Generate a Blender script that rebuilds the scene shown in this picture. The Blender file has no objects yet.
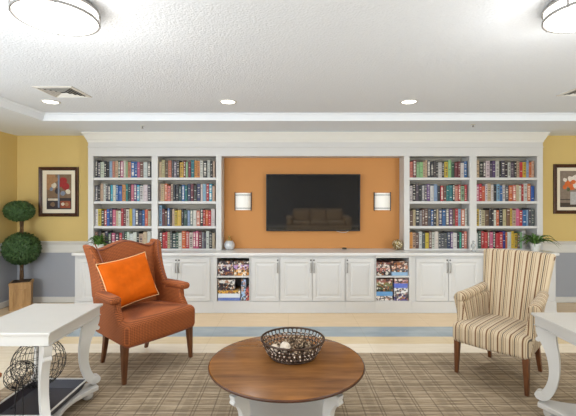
import bpy, bmesh, math, random
from mathutils import Matrix, Vector
random.seed(7)
PI = math.pi
C = bpy.context.scene.collection
SC = bpy.context.scene

# ------------------------------------------------------------------ helpers
def lin(c):
    r = []
    for v in c[:3]:
        v = v / 255.0
        r.append(v / 12.92 if v <= 0.04045 else ((v + 0.055) / 1.055) ** 2.4)
    return (r[0], r[1], r[2], 1.0)

class NT:
    def __init__(s, name):
        s.m = bpy.data.materials.new(name); s.m.use_nodes = True
        s.t = s.m.node_tree; s.n = s.t.nodes; s.l = s.t.links
        s.b = s.n['Principled BSDF']
    def node(s, typ, **kw):
        n = s.n.new(typ)
        for k, v in kw.items():
            if k == 'inp':
                for kk, vv in v.items():
                    if isinstance(vv, bpy.types.NodeSocket): s.l.new(vv, n.inputs[kk])
                    else: n.inputs[kk].default_value = vv
            else: setattr(n, k, v)
        return n
    def math(s, op, a, b=0.0, c=0.0):
        n = s.n.new('ShaderNodeMath'); n.operation = op
        for i, v in enumerate((a, b, c)):
            if isinstance(v, bpy.types.NodeSocket): s.l.new(v, n.inputs[i])
            else: n.inputs[i].default_value = v
        return n.outputs[0]
    def mix(s, f, a, b, mode='MIX'):
        n = s.n.new('ShaderNodeMix'); n.data_type = 'RGBA'; n.blend_type = mode
        for i, v in ((0, f), (6, a), (7, b)):
            if isinstance(v, bpy.types.NodeSocket): s.l.new(v, n.inputs[i])
            else: n.inputs[i].default_value = v
        return n.outputs[2]
    def ramp(s, fac, stops, interp='LINEAR'):
        n = s.n.new('ShaderNodeValToRGB'); n.color_ramp.interpolation = interp
        e = n.color_ramp.elements
        while len(e) < len(stops): e.new(0.5)
        for el, (p, c) in zip(e, stops):
            el.position = p; el.color = c
        s.l.new(fac, n.inputs[0]); return n.outputs[0]
    def coords(s, kind='Object'):
        n = s.n.new('ShaderNodeTexCoord'); return n.outputs[kind]
    def sep(s, v):
        n = s.n.new('ShaderNodeSeparateXYZ'); s.l.new(v, n.inputs[0]); return n.outputs
    def mapping(s, v, scale=(1, 1, 1)):
        n = s.n.new('ShaderNodeMapping'); s.l.new(v, n.inputs[0]); n.inputs['Scale'].default_value = scale
        return n.outputs[0]
    def noise(s, v, scale, detail=3.0, rough=0.5):
        n = s.n.new('ShaderNodeTexNoise'); s.l.new(v, n.inputs['Vector'])
        n.inputs['Scale'].default_value = scale; n.inputs['Detail'].default_value = detail
        n.inputs['Roughness'].default_value = rough
        return n.outputs[0]
    def color(s, v):
        if isinstance(v, bpy.types.NodeSocket): s.l.new(v, s.b.inputs['Base Color'])
        else: s.b.inputs['Base Color'].default_value = v
    def bump(s, h, strength=0.3, dist=0.01):
        n = s.n.new('ShaderNodeBump'); s.l.new(h, n.inputs['Height'])
        n.inputs['Strength'].default_value = strength; n.inputs['Distance'].default_value = dist
        s.l.new(n.outputs[0], s.b.inputs['Normal'])
    def set(s, **kw):
        for k, v in kw.items(): s.b.inputs[k.replace('_', ' ')].default_value = v

def plain(name, rgb, rough=0.5, metal=0.0, var=0.06, scale=8.0, bump=0.0, bscale=60.0, spec=0.5):
    m = NT(name); c = lin(rgb)
    co = m.coords()
    f = m.noise(co, scale)
    lo = tuple(x * (1 - var) for x in c[:3]) + (1,); hi = tuple(min(1, x * (1 + var)) for x in c[:3]) + (1,)
    m.color(m.mix(f, lo, hi))
    m.set(Roughness=rough, Metallic=metal, Specular_IOR_Level=spec)
    if bump: m.bump(m.noise(co, bscale), bump, 0.004)
    return m.m

WM = {}
def wm(o): return WM.get(o.name, Matrix.Identity(4))

def mesh_obj(name, bm, mats, parent=None, smooth=False, world=True, bevel=0.0, seg=2, front=False):
    bmesh.ops.recalc_face_normals(bm, faces=bm.faces)
    me = bpy.data.meshes.new(name)
    if world and parent is not None: bm.transform(wm(parent).inverted())
    bm.to_mesh(me); bm.free()
    if not isinstance(mats, (list, tuple)): mats = [mats]
    for m in mats: me.materials.append(m)
    if front:
        for p in me.polygons:
            if abs(p.normal.y) > .72: p.material_index = 1
    if smooth:
        for p in me.polygons: p.use_smooth = True
    o = bpy.data.objects.new(name, me); C.objects.link(o)
    if parent is not None:
        o.parent = parent; WM[o.name] = wm(parent)
    if bevel:
        b = o.modifiers.new('bevel', 'BEVEL'); b.width = bevel; b.segments = seg; b.limit_method = 'ANGLE'; b.angle_limit = math.radians(35)
    return o

def thing(name, label, cat, loc=(0, 0, 0), rz=0.0, group=None):
    o = bpy.data.objects.new(name, None); C.objects.link(o)
    o.empty_display_size = 0.1
    o.location = loc; o.rotation_euler = (0, 0, rz)
    WM[o.name] = Matrix.Translation(loc) @ Matrix.Rotation(rz, 4, 'Z')
    o['label'] = label; o['category'] = cat
    if group: o['group'] = group
    return o

def tag(o, label, cat, group=None, kind=None):
    o['label'] = label; o['category'] = cat
    if group: o['group'] = group
    if kind: o['kind'] = kind
    return o

def origin_to(o, loc):
    loc = Vector(loc)
    o.data.transform(Matrix.Translation(-loc)); o.location = loc
    return o

def struct(name, bm, mats, **kw):
    o = mesh_obj(name, bm, mats, **kw); o['kind'] = 'structure'; return o

def dup(root, loc, rz=0.0, label=None, cat=None, group=None):
    def cp(o, parent):
        c = o.copy(); C.objects.link(c)
        if parent is not None: c.parent = parent
        for ch in list(o.children): cp(ch, c)
        return c
    r = cp(root, None); r.location = loc; r.rotation_euler = (0, 0, rz)
    WM[r.name] = Matrix.Translation(loc) @ Matrix.Rotation(rz, 4, 'Z')
    if label: r['label'] = label
    if group: r['group'] = group
    return r

def box(bm, x0, x1, y0, y1, z0, z1, mat=0):
    v = [bm.verts.new(p) for p in ((x0, y0, z0), (x1, y0, z0), (x1, y1, z0), (x0, y1, z0), (x0, y0, z1), (x1, y0, z1), (x1, y1, z1), (x0, y1, z1))]
    for f in ((0, 3, 2, 1), (4, 5, 6, 7), (0, 1, 5, 4), (1, 2, 6, 5), (2, 3, 7, 6), (3, 0, 4, 7)):
        bm.faces.new([v[i] for i in f]).material_index = mat

def rings(bm, rs, cap=True, mat=0, closed=False):
    vs = [[bm.verts.new(p) for p in r] for r in rs]
    n = len(vs[0])
    k = len(vs)
    for i in range(k if closed else k - 1):
        a, b = vs[i], vs[(i + 1) % k]
        for j in range(n):
            bm.faces.new((a[j], a[(j + 1) % n], b[(j + 1) % n], b[j])).material_index = mat
    if cap and not closed:
        bm.faces.new(list(reversed(vs[0]))).material_index = mat
        bm.faces.new(vs[-1]).material_index = mat
    return vs

def lathe(bm, prof, c=(0, 0, 0), seg=32, mat=0, cap=True, a0=0.0):
    rings(bm, [[(c[0] + r * math.cos(a0 + 2 * PI * j / seg), c[1] + r * math.sin(a0 + 2 * PI * j / seg), c[2] + z) for j in range(seg)] for r, z in prof], cap, mat)

def tube(bm, pts, r, seg=6, mat=0, closed=False, cap=True):
    pts = [Vector(p) for p in pts]; n = len(pts); rs = []
    up = None
    for i, p in enumerate(pts):
        if closed: t = pts[(i + 1) % n] - pts[i - 1]
        else: t = pts[min(i + 1, n - 1)] - pts[max(i - 1, 0)]
        t.normalize()
        if up is None:
            up = Vector((0, 0, 1)) if abs(t.z) < 0.9 else Vector((1, 0, 0))
        a = (up - t * up.dot(t))
        if a.length < 1e-5: a = t.orthogonal()
        a.normalize(); up = a; b = t.cross(a)
        rr = r[i] if isinstance(r, (list, tuple)) else r
        rs.append([p + a * rr * math.cos(2 * PI * j / seg) + b * rr * math.sin(2 * PI * j / seg) for j in range(seg)])
    rings(bm, rs, cap, mat, closed)

def prism(bm, poly, mapf, t0, t1, mat=0):
    """poly: 2D points; mapf(u, v, t) -> 3D"""
    a = [bm.verts.new(mapf(u, v, t0)) for u, v in poly]
    b = [bm.verts.new(mapf(u, v, t1)) for u, v in poly]
    n = len(poly)
    for j in range(n):
        bm.faces.new((a[j], a[(j + 1) % n], b[(j + 1) % n], b[j])).material_index = mat
    bm.faces.new(list(reversed(a))).material_index = mat
    bm.faces.new(b).material_index = mat

def rbox(bm, x0, x1, y0, y1, z0, z1, r, n=(6, 6, 6), fn=None, mat=0, k=3):
    def axis(a, b, m):
        rr = min(r, (b - a) / 2 * 0.999)
        s = [a + rr * i / k for i in range(k)] + [a + rr + (b - a - 2 * rr) * i / m for i in range(m + 1)] + [b - rr + rr * i / k for i in range(1, k + 1)]
        return s, a + rr, b - rr
    (X, xa, xb), (Y, ya, yb), (Z, za, zb) = axis(x0, x1, n[0]), axis(y0, y1, n[1]), axis(z0, z1, n[2])
    V = {}
    def g(i, j, l):
        if (i, j, l) not in V:
            p = Vector((X[i], Y[j], Z[l]))
            q = Vector((min(max(p.x, xa), xb), min(max(p.y, ya), yb), min(max(p.z, za), zb)))
            d = p - q
            if d.length > 1e-9:
                dd = d.normalized(); p = q + Vector((dd.x * min(r, (x1 - x0) / 2), dd.y * min(r, (y1 - y0) / 2), dd.z * min(r, (z1 - z0) / 2)))
            if fn: p = Vector(fn(p))
            V[(i, j, l)] = bm.verts.new(p)
        return V[(i, j, l)]
    a, b, c = len(X) - 1, len(Y) - 1, len(Z) - 1
    def quad(*ks):
        bm.faces.new([g(*q) for q in ks]).material_index = mat
    for i in range(a):
        for j in range(b):
            quad((i, j, 0), (i, j + 1, 0), (i + 1, j + 1, 0), (i + 1, j, 0)); quad((i, j, c), (i + 1, j, c), (i + 1, j + 1, c), (i, j + 1, c))
        for l in range(c):
            quad((i, 0, l), (i + 1, 0, l), (i + 1, 0, l + 1), (i, 0, l + 1)); quad((i, b, l), (i, b, l + 1), (i + 1, b, l + 1), (i + 1, b, l))
    for j in range(b):
        for l in range(c):
            quad((0, j, l), (0, j, l + 1), (0, j + 1, l + 1), (0, j + 1, l)); quad((a, j, l), (a, j + 1, l), (a, j + 1, l + 1), (a, j, l + 1))

def ball(bm, c, r, u=16, v=10, mat=0, sz=1.0):
    bmesh.ops.create_uvsphere(bm, u_segments=u, v_segments=v, radius=r, matrix=Matrix.Translation(c) @ Matrix.Diagonal((1, 1, sz, 1)))

def NB(): return bmesh.new()

# ------------------------------------------------------------------ materials
M = {}
M['white'] = plain('painted_white', (202, 201, 199), 0.42, var=0.02)
M['counter'] = plain('counter_white', (214, 213, 211), 0.3, var=0.02)
M['trim'] = plain('trim_white', (214, 212, 206), 0.5, var=0.02)
M['table_white'] = plain('table_cream_white', (190, 187, 182), 0.38, var=0.03)
M['shade_back'] = plain('bookcase_back_painted_shade', (158, 152, 140), 0.6)  # white bookcase back, darkened so its colour carries the shade inside the shelves
M['metal'] = plain('brushed_metal', (150, 148, 145), 0.35, metal=0.9)
M['dark_metal'] = plain('dark_metal', (45, 40, 36), 0.4, metal=0.7)
M['black_plastic'] = plain('black_plastic', (14, 14, 16), 0.35)
M['pot_white'] = plain('white_pot', (225, 225, 220), 0.4)
M['soil'] = plain('soil', (60, 45, 32), 0.95, bump=0.4)
M['cream_paper'] = plain('page_paper', (214, 204, 184), 0.9)
M['gold'] = plain('aged_gold', (170, 140, 80), 0.35, metal=0.8, var=0.3, scale=40)
M['glass'] = plain('clear_glass', (230, 235, 235), 0.05)
_g = M['glass'].node_tree.nodes['Principled BSDF']; _g.inputs['Transmission Weight'].default_value = 0.9

def m_wall():
    m = NT('wall_two_tone'); co = m.coords(); z = m.sep(co)[2]
    f = m.math('GREATER_THAN', z, 0.9)
    n = m.noise(co, 1.5)
    ye = m.mix(n, lin((206, 180, 116)), lin((214, 188, 124)))
    bl = m.mix(n, lin((156, 159, 166)), lin((164, 167, 174)))
    m.color(m.mix(f, bl, ye)); m.set(Roughness=0.7, Specular_IOR_Level=0.25)
    m.bump(m.noise(co, 180.0), 0.08, 0.002)
    return m.m
M['wall'] = m_wall()
M['alcove'] = plain('ochre_orange_paint', (192, 134, 76), 0.6, var=0.04, scale=2, bump=0.05, bscale=200, spec=0.3)

def m_ceiling():
    m = NT('textured_ceiling'); co = m.coords()
    v = m.node('ShaderNodeTexVoronoi', feature='SMOOTH_F1'); m.l.new(co, v.inputs['Vector']); v.inputs['Scale'].default_value = 62
    n = m.noise(co, 95, 4)
    h = m.math('ADD', v.outputs['Distance'], m.math('MULTIPLY', n, 0.8))
    m.color(m.mix(n, lin((218, 223, 230)), lin((228, 233, 240)))); m.set(Roughness=0.85, Specular_IOR_Level=0.2)
    m.bump(h, 0.38, 0.008)
    return m.m
M['ceiling'] = m_ceiling()
M['soffit'] = plain('smooth_ceiling_paint', (228, 234, 242), 0.8, var=0.015, spec=0.2)

def m_floor():
    m = NT('vinyl_floor_bands'); co = m.coords(); s = m.sep(co)
    st = m.mapping(co, (1.2, 9.0, 1.0))
    n = m.noise(st, 3.0, 5, 0.6)
    n2 = m.noise(m.mapping(co, (1, 2.5, 1)), 2.2, 3)
    cream = m.mix(n, lin((204, 188, 162)), lin((230, 218, 198)))
    blue = m.mix(n2, lin((118, 132, 142)), lin((172, 182, 184)))
    tan = m.mix(n, lin((196, 172, 132)), lin((218, 198, 162)))
    yy = s[1]
    inb = m.math('MULTIPLY', m.math('GREATER_THAN', yy, 4.585), m.math('LESS_THAN', yy, 4.955))
    int_ = m.math('MULTIPLY', m.math('GREATER_THAN', yy, 4.357), m.math('LESS_THAN', yy, 4.585))
    far = m.math('GREATER_THAN', yy, 4.955)
    c = m.mix(far, cream, m.mix(n, lin((206, 178, 138)), lin((226, 200, 164))))
    c = m.mix(int_, c, tan); c = m.mix(inb, c, blue)
    # plank joints
    fx = m.math('FRACT', m.math('MULTIPLY', s[0], 1 / 0.92)); fy = m.math('FRACT', m.math('MULTIPLY', yy, 1 / 0.185))
    j = m.math('MAXIMUM', m.math('LESS_THAN', fx, 0.006), m.math('LESS_THAN', fy, 0.02))
    c = m.mix(m.math('MULTIPLY', j, 0.22), c, lin((120, 105, 85)))
    m.color(c); m.set(Roughness=0.22, Specular_IOR_Level=0.45)
    return m.m
M['floor'] = m_floor()

def m_rug():
    m = NT('woven_plaid_rug'); co = m.coords(); s = m.sep(co)
    def line(ax, per, off, w):
        f = m.math('FRACT', m.math('ADD', m.math('MULTIPLY', ax, 1 / per), off))
        return m.math('LESS_THAN', f, w)
    streakx = m.noise(m.mapping(co, (3.0, 120.0, 1)), 1.5, 4, 0.7)
    streaky = m.noise(m.mapping(co, (90.0, 3.0, 1)), 1.5, 3, 0.6)
    sx_ = m.ramp(streakx, [(0.36, lin((106, 88, 68))), (0.5, lin((156, 136, 110))), (0.64, lin((206, 186, 158)))])
    base = m.mix(m.math('MULTIPLY', streaky, 0.55), sx_, lin((122, 112, 98)))
    d = lin((84, 72, 60)); li = lin((206, 194, 174))
    a = m.math('MAXIMUM', line(s[0], 0.29, 0.0, 0.03), line(s[0], 0.29, 0.92, 0.03))
    a = m.math('MAXIMUM', a, line(s[0], 0.29, 0.45, 0.035))
    b = m.math('MAXIMUM', line(s[1], 0.21, 0.0, 0.05), line(s[1], 0.21, 0.55, 0.035))
    wide = line(s[0], 0.29, 0.3, 0.22)
    wb = line(s[1], 0.42, 0.2, 0.3)
    base = m.mix(m.math('MULTIPLY', wide, 0.20), base, d)
    base = m.mix(m.math('MULTIPLY', wb, 0.16), base, d)
    base = m.mix(m.math('MULTIPLY', line(s[1], 0.105, 0.3, 0.09), 0.4), base, li)
    base = m.mix(m.math('MULTIPLY', a, 0.55), base, d)
    base = m.mix(m.math('MULTIPLY', b, 0.4), base, d)
    m.color(base); m.set(Roughness=0.95, Specular_IOR_Level=0.1)
    m.bump(m.noise(co, 350, 2), 0.3, 0.003)
    return m.m
M['rug'] = m_rug()

def m_wood(name, c1, c2, rough=0.35, sc=(1.5, 14, 14), knots=1.0):
    m = NT(name); co = m.coords()
    n = m.noise(m.mapping(co, sc), 2.2, 6, 0.62)
    n2 = m.noise(co, 3.0, 2)
    f = m.math('ADD', m.math('MULTIPLY', n, 0.75), m.math('MULTIPLY', n2, 0.25))
    m.color(m.ramp(f, [(0.32, lin(c1)), (0.66, lin(c2))])); m.set(Roughness=rough, Specular_IOR_Level=0.4)
    return m.m
M['table_wood'] = m_wood('warm_brown_tabletop', (94, 58, 26), (146, 96, 48), 0.24, (1.0, 7, 7))
M['table_edge'] = m_wood('dark_brown_edge', (50, 28, 16), (86, 50, 28), 0.35)
M['leg_wood'] = m_wood('reddish_brown_leg', (70, 40, 22), (112, 68, 38), 0.35, (14, 14, 1.5))
M['planter_wood'] = m_wood('light_oak_planter', (150, 112, 66), (190, 150, 98), 0.5, (12, 12, 1.5))
M['frame_wood'] = m_wood('dark_frame', (42, 24, 16), (84, 50, 34), 0.35, (8, 8, 8))
M['stem_wood'] = m_wood('plant_stem', (70, 50, 34), (110, 84, 56), 0.8, (20, 20, 3))

def m_orange():
    m = NT('rust_orange_patterned_upholstery'); co = m.coords(); s = m.sep(co)
    k = 1 / 0.028
    a = m.math('SINE', m.math('MULTIPLY', m.math('ADD', m.math('ADD', s[0], s[1]), s[2]), k * 6.283))
    b = m.math('SINE', m.math('MULTIPLY', m.math('SUBTRACT', m.math('ADD', s[0], s[1]), s[2]), k * 6.283))
    f = m.math('MULTIPLY', a, b)
    f = m.math('ADD', m.math('MULTIPLY', f, 0.5), 0.5)
    n = m.noise(co, 90, 3)
    f = m.math('MULTIPLY', f, m.math('ADD', n, 0.5))
    m.color(m.mix(f, lin((84, 38, 15)), lin((176, 98, 50)))); m.set(Roughness=0.7, Specular_IOR_Level=0.3, Sheen_Weight=0.2, Sheen_Roughness=0.4)
    m.b.inputs['Sheen Tint'].default_value = lin((220, 160, 140))
    m.bump(f, 0.25, 0.002)
    return m.m
M['orange'] = m_orange()
M['orange_piping'] = plain('rust_piping', (112, 58, 38), 0.6)
M['pillow'] = plain('bright_orange_velvet', (200, 90, 4), 0.75, var=0.22, scale=16, bump=0.5, bscale=22)
_p = M['pillow'].node_tree.nodes['Principled BSDF']; _p.inputs['Specular IOR Level'].default_value = 0.15
M['pillow_edge'] = plain('pale_piping', (232, 190, 140), 0.7)

def m_stripe(name, axis, per=0.092, fan=None):
    m = NT(name); co = m.coords(); s = m.sep(co)
    x = s[axis]
    if fan:   # stripes spread a little towards the top of the back
        x = m.math('DIVIDE', x, m.math('ADD', m.math('MULTIPLY', s[2], fan), 1 - 0.5 * fan))
    f = m.math('FRACT', m.math('ADD', m.math('MULTIPLY', x, 1 / per), 0.13))
    cr = lin((198, 180, 152)); tn = lin((150, 120, 84)); br = lin((104, 66, 38)); dk = lin((66, 54, 44)); ta = lin((190, 170, 138))
    c = m.ramp(f, [(0.0, cr), (0.08, br), (0.20, ta), (0.27, cr), (0.34, tn), (0.39, cr), (0.47, dk), (0.55, cr), (0.62, tn), (0.67, cr), (0.78, br), (0.82, cr)], 'CONSTANT')
    n = m.noise(co, 260, 2)
    c = m.mix(m.math('MULTIPLY', n, 0.25), c, lin((150, 128, 98)))
    m.color(c); m.set(Roughness=0.85, Specular_IOR_Level=0.2, Sheen_Weight=0.15)
    m.bump(n, 0.2, 0.002)
    return m.m
M['stripe_x'] = m_stripe('striped_upholstery', 0)
M['stripe_back'] = m_stripe('striped_upholstery_back', 0, fan=0.28)
M['stripe_y'] = m_stripe('striped_upholstery_arm', 1)
M['nail'] = plain('brass_nailheads', (150, 120, 80), 0.4, metal=0.6)

def m_leaf(name, c1, c2):
    m = NT(name); co = m.coords(); n = m.noise(co, 30, 2)
    m.color(m.mix(n, lin(c1), lin(c2))); m.set(Roughness=0.5, Specular_IOR_Level=0.35); return m.m
M['box_leaf'] = m_leaf('topiary_leaf', (26, 50, 28), (84, 118, 66))
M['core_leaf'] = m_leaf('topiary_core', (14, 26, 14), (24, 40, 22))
M['blade_leaf'] = m_leaf('blade_leaf', (34, 66, 24), (104, 140, 62))

def m_emit(name, rgb, s):
    m = NT(name); m.color(lin(rgb)); m.set(Roughness=0.5)
    m.b.inputs['Emission Color'].default_value = lin(rgb); m.b.inputs['Emission Strength'].default_value = s
    n = m.noise(m.coords(), 3); return m.m
M['lamp'] = m_emit('lamp_diffuser', (255, 252, 246), 2.6)
M['lamp_small'] = m_emit('downlight_lens', (255, 250, 240), 6.0)
M['shade'] = m_emit('linen_shade', (238, 236, 230), 0.12)

def m_book(name='book_cover'):
    m = NT(name)
    oi = m.node('ShaderNodeObjectInfo'); col = oi.outputs['Color']; rnd = oi.outputs['Random']
    g = m.sep(m.coords('Generated'))
    zz = m.math('MULTIPLY', g[2], m.math('ADD', m.math('MULTIPLY', rnd, 9.0), 7.0))
    comb = m.node('ShaderNodeCombineXYZ'); m.l.new(m.math('ADD', zz, m.math('MULTIPLY', rnd, 91.0)), comb.inputs[2])
    n = m.node('ShaderNodeTexNoise'); m.l.new(comb.outputs[0], n.inputs['Vector']); n.inputs['Scale'].default_value = 1.6; n.inputs['Detail'].default_value = 1
    lt = m.math('GREATER_THAN', n.outputs[0], m.math('ADD', m.math('MULTIPLY', m.math('FRACT', m.math('MULTIPLY', rnd, 17.0)), 0.16), 0.48))
    inx = m.math('MULTIPLY', m.math('GREATER_THAN', g[0], 0.22), m.math('LESS_THAN', g[0], 0.78))
    inz = m.math('MULTIPLY', m.math('GREATER_THAN', g[2], 0.10), m.math('LESS_THAN', g[2], 0.93))
    msk = m.math('MULTIPLY', m.math('MULTIPLY', lt, inx), inz)
    hsv = m.node('ShaderNodeSeparateColor'); m.l.new(col, hsv.inputs[0])
    lum = m.math('ADD', m.math('ADD', m.math('MULTIPLY', hsv.outputs[0], 0.3), m.math('MULTIPLY', hsv.outputs[1], 0.6)), m.math('MULTIPLY', hsv.outputs[2], 0.1))
    dark = m.math('GREATER_THAN', lum, 0.22)
    ink = m.mix(dark, lin((226, 220, 208)), lin((56, 40, 44)))
    m.color(m.mix(m.math('MULTIPLY', msk, 0.85), col, ink)); m.set(Roughness=0.45)
    return m.m
M['book'] = m_book()

def m_game(name='game_box_print'):
    m = NT(name)
    oi = m.node('ShaderNodeObjectInfo'); col = oi.outputs['Color']; rnd = oi.outputs['Random']
    co = m.coords('Object')
    off = m.node('ShaderNodeVectorMath', operation='ADD'); m.l.new(co, off.inputs[0])
    cb = m.node('ShaderNodeCombineXYZ'); m.l.new(m.math('MULTIPLY', rnd, 40.0), cb.inputs[0]); m.l.new(cb.outputs[0], off.inputs[1])
    v = m.node('ShaderNodeTexVoronoi'); m.l.new(off.outputs[0], v.inputs['Vector']); v.inputs['Scale'].default_value = 40
    bw = m.node('ShaderNodeSeparateColor'); m.l.new(v.outputs['Color'], bw.inputs[0])
    f = m.math("GREATER_THAN", bw.outputs[0], 0.74)
    f2 = m.math("GREATER_THAN", bw.outputs[1], 0.62)
    f3 = m.math('GREATER_THAN', bw.outputs[2], 0.84)
    c = m.mix(m.math('MULTIPLY', f, 0.85), col, lin((232, 226, 214)))
    c = m.mix(m.math('MULTIPLY', f2, 0.85), c, lin((34, 28, 36)))
    c = m.mix(m.math("MULTIPLY", f3, 0.7), c, lin((176, 112, 62)))
    m.color(c); m.set(Roughness=0.4)
    return m.m
M['game'] = m_game()
M['game_plain'] = NT('game_box_plain'); _m = M['game_plain']; _oi = _m.node('ShaderNodeObjectInfo')
_m.color(_m.mix(_m.math('MULTIPLY', _m.noise(_m.coords(), 18), 0.3), _oi.outputs['Color'], lin((230, 230, 235)))); _m.set(Roughness=0.4); M['game_plain'] = _m.m

# ------------------------------------------------------------------ room shell
XL, XR, YB, YF, ZS, ZC = -4.33, 5.3, 6.14, -4.6, 2.67, 2.75
bm = NB(); box(bm, XL - .12, XR + .12, YF - .12, YB + .12, -0.12, 0.0); struct('floor', bm, M['floor'])
bm = NB(); box(bm, XL - .12, XR + .12, YB, YB + 0.12, 0, ZC + .1); struct('wall_back', bm, M['wall'])
bm = NB(); box(bm, XR, XR + 0.12, YF, YB, 0, ZC + .1); struct('wall_right', bm, M['wall'])
# left wall with assumed window opening y -1.0..3.2, z 0.95..2.35
def wall_with_hole_x(x0, x1, a0, a1, h0, h1, z0, z1, name):
    bm = NB()
    box(bm, x0, x1, a0, h0, 0, ZC + .1); box(bm, x0, x1, h1, a1, 0, ZC + .1)
    box(bm, x0, x1, h0, h1, 0, z0); box(bm, x0, x1, h0, h1, z1, ZC + .1)
    return struct(name, bm, M['wall'])
wall_with_hole_x(XL - .12, XL, YF, YB, -0.6, 3.0, 1.0, 2.4, 'wall_left')
bm = NB()
box(bm, XL - .12, -4.0, YF - .12, YF, 0, ZC + .1); box(bm, -1.2, XR + .12, YF - .12, YF, 0, ZC + .1)
box(bm, -4.0, -1.2, YF - .12, YF, 0, 0.9); box(bm, -4.0, -1.2, YF - .12, YF, 2.4, ZC + .1)
struct('wall_front', bm, plain('grey_paint', (150, 150, 152), .7))
# windows (frames with mullions and glass)
bm = NB()
for y in (-0.6, 0.57, 1.77, 2.94): box(bm, XL - .1, XL - .02, y, y + .06, 1.0, 2.4)
for z in (1.0, 1.67, 2.34): box(bm, XL - .1, XL - .02, -0.6, 3.0, z, z + .06)
w = struct('window_1_assumed', bm, M['trim'])  # unseen left window, assumed from the cool light on that side
bm = NB(); box(bm, XL - .065, XL - .06, -0.58, 2.98, 1.02, 2.38)
def m_pane():
    m = NT('window_glass'); m.set(Roughness=0.0, Alpha=0.08); m.color(lin((235, 242, 245))); m.noise(m.coords(), 2); return m.m
M['pane'] = m_pane()
p = mesh_obj('window_pane', bm, M['pane'], parent=w)
bm = NB()
for x in (-4.0, -2.63, -1.26): box(bm, x, x + .06, YF - .1, YF - .02, 0.9, 2.4)
for z in (0.9, 1.6, 2.34): box(bm, -4.0, -1.2, YF - .1, YF - .02, z, z + .06)
w = struct('window_2_added', bm, M['trim'])  # unseen rear window, added to let in frontal light
bm = NB(); box(bm, -3.98, -1.22, YF - .065, YF - .06, 0.92, 2.38); mesh_obj('window_pane', bm, M['pane'], parent=w)

# ceiling: smooth soffit border and textured raised tray
TX0, TX1, TY0, TY1 = -3.19, 4.2, -3.4, 5.0
bm = NB()
box(bm, XL - .12, TX0, YF - .12, YB + .12, ZS, ZC + .12); box(bm, TX1, XR + .12, YF - .12, YB + .12, ZS, ZC + .12)
box(bm, TX0, TX1, TY1, YB + .12, ZS, ZC + .12); box(bm, TX0, TX1, YF - .12, TY0, ZS, ZC + .12)
box(bm, TX0, TX1, TY0, TY1, ZC, ZC + .12, 1)
struct('ceiling', bm, [M['soffit'], M['ceiling']])
# cove moulding round the tray
def ring_mould(x0, x1, y0, y1, prof):
    """prof: (inset, z)"""
    bm = NB(); rs = []
    for ins, z in prof: rs.append([(x0 + ins, y0 + ins, z), (x1 - ins, y0 + ins, z), (x1 - ins, y1 - ins, z), (x0 + ins, y1 - ins, z)])
    rings(bm, rs, cap=False, closed=True); return bm
struct('trim_1', ring_mould(TX0, TX1, TY0, TY1, [(-.012, ZS - .006), (.008, ZS - .006), (.012, ZS + .006), (.03, ZS + .03), (.055, ZS + .06), (.08, ZC - .006), (.08, ZC), (-.012, ZC)]), M['soffit'], smooth=False)

# header and crown over the built-in
def X(px, d=5.86): return (px - 288) / 384 * d
def Z(py, d=5.86): return 1.6 - (py - 202) / 384 * d
BX0, BX1, BY = -3.052, 3.891, 5.86
bm = NB(); box(bm, BX0, BX1, BY, YB - .001, 2.308, ZS - .001)
struct('trim_2', bm, M['white'], bevel=0.002)
prof = [(0.0, 2.52), (.006, 2.52), (.010, 2.53), (.010, 2.545), (.02, 2.56), (.045, 2.615), (.06, 2.64), (.068, 2.645), (.068, ZS - .0015), (0.0, ZS - .0015)]
bm = NB()
def xs(s): return [(BX0 - s, BY - s), (BX1 + s, BY - s)]
rs = []
for s, z in prof:
    rs.append([(BX0 - s, YB - .002, z), (BX0 - s, BY - s, z), (BX1 + s, BY - s, z), (BX1 + s, YB - .002, z)])
vs = [[bm.verts.new(p) for p in r] for r in rs]
for i in range(len(vs)):
    a, b = vs[i], vs[(i + 1) % len(vs)]
    for j in range(3): bm.faces.new((a[j], a[j + 1], b[j + 1], b[j]))
bm.faces.new([v[0] for v in vs]); bm.faces.new([v[3] for v in vs])
struct('trim_3', bm, M['trim'])
# fine bead between header and shelves
bm = NB(); box(bm, BX0 - .004, BX1 + .004, BY - .012, BY - .0005, 2.44, 2.452); struct('trim_4', bm, M['white'], bevel=.003)

# chair rails and baseboards
def rail_prof(bm, x0, x1, yw, sgn=-1):
    pr = [(0.001, .80), (.012, .80), (.014, .83), (.012, .845), (.012, .925), (.02, .94), (.034, .955), (.04, .965), (.04, .98), (.0, .985)]
    n = len(pr)
    a = [bm.verts.new((x0, yw - d - .0005, z)) for d, z in pr]; b = [bm.verts.new((x1, yw - d - .0005, z)) for d, z in pr]
    for i in range(n): bm.faces.new((a[i], a[(i + 1) % n], b[(i + 1) % n], b[i]))
    bm.faces.new(a); bm.faces.new(b)
bm = NB(); rail_prof(bm, XL + .045, -3.125, YB); struct('trim_5', bm, M['trim'])
bm = NB(); rail_prof(bm, 3.94, XR - .05, YB); struct('trim_6', bm, M['trim'])
def rail_side(x, d, y0, y1, name):
    bm = NB(); s = 1 if d > 0 else -1
    box(bm, min(x + s * .0005, x + s * .012), max(x + s * .0005, x + s * .012), y0, y1, .80, .94)
    box(bm, min(x + s * .0005, x + s * .04), max(x + s * .0005, x + s * .04), y0, y1, .945, .985)
    return struct(name, bm, M['trim'], bevel=.004)
rail_side(XL, 1, YF + .01, YB - .002, 'trim_7'); rail_side(XR, -1, YF + .01, YB - .002, 'trim_8')
def base(name, x0, x1, y0, y1):
    bm = NB(); box(bm, x0, x1, y0, y1, 0.001, .095)
    dx = .006 if x1 - x0 < .1 else 0; dy = .006 if y1 - y0 < .1 else 0
    struct(name, bm, M['trim'], bevel=.008)
base('baseboard_back', XL + .02, -3.1, YB - .018, YB - .0005)
base('baseboard_back.001', 3.9, XR - .02, YB - .018, YB - .0005)
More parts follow.
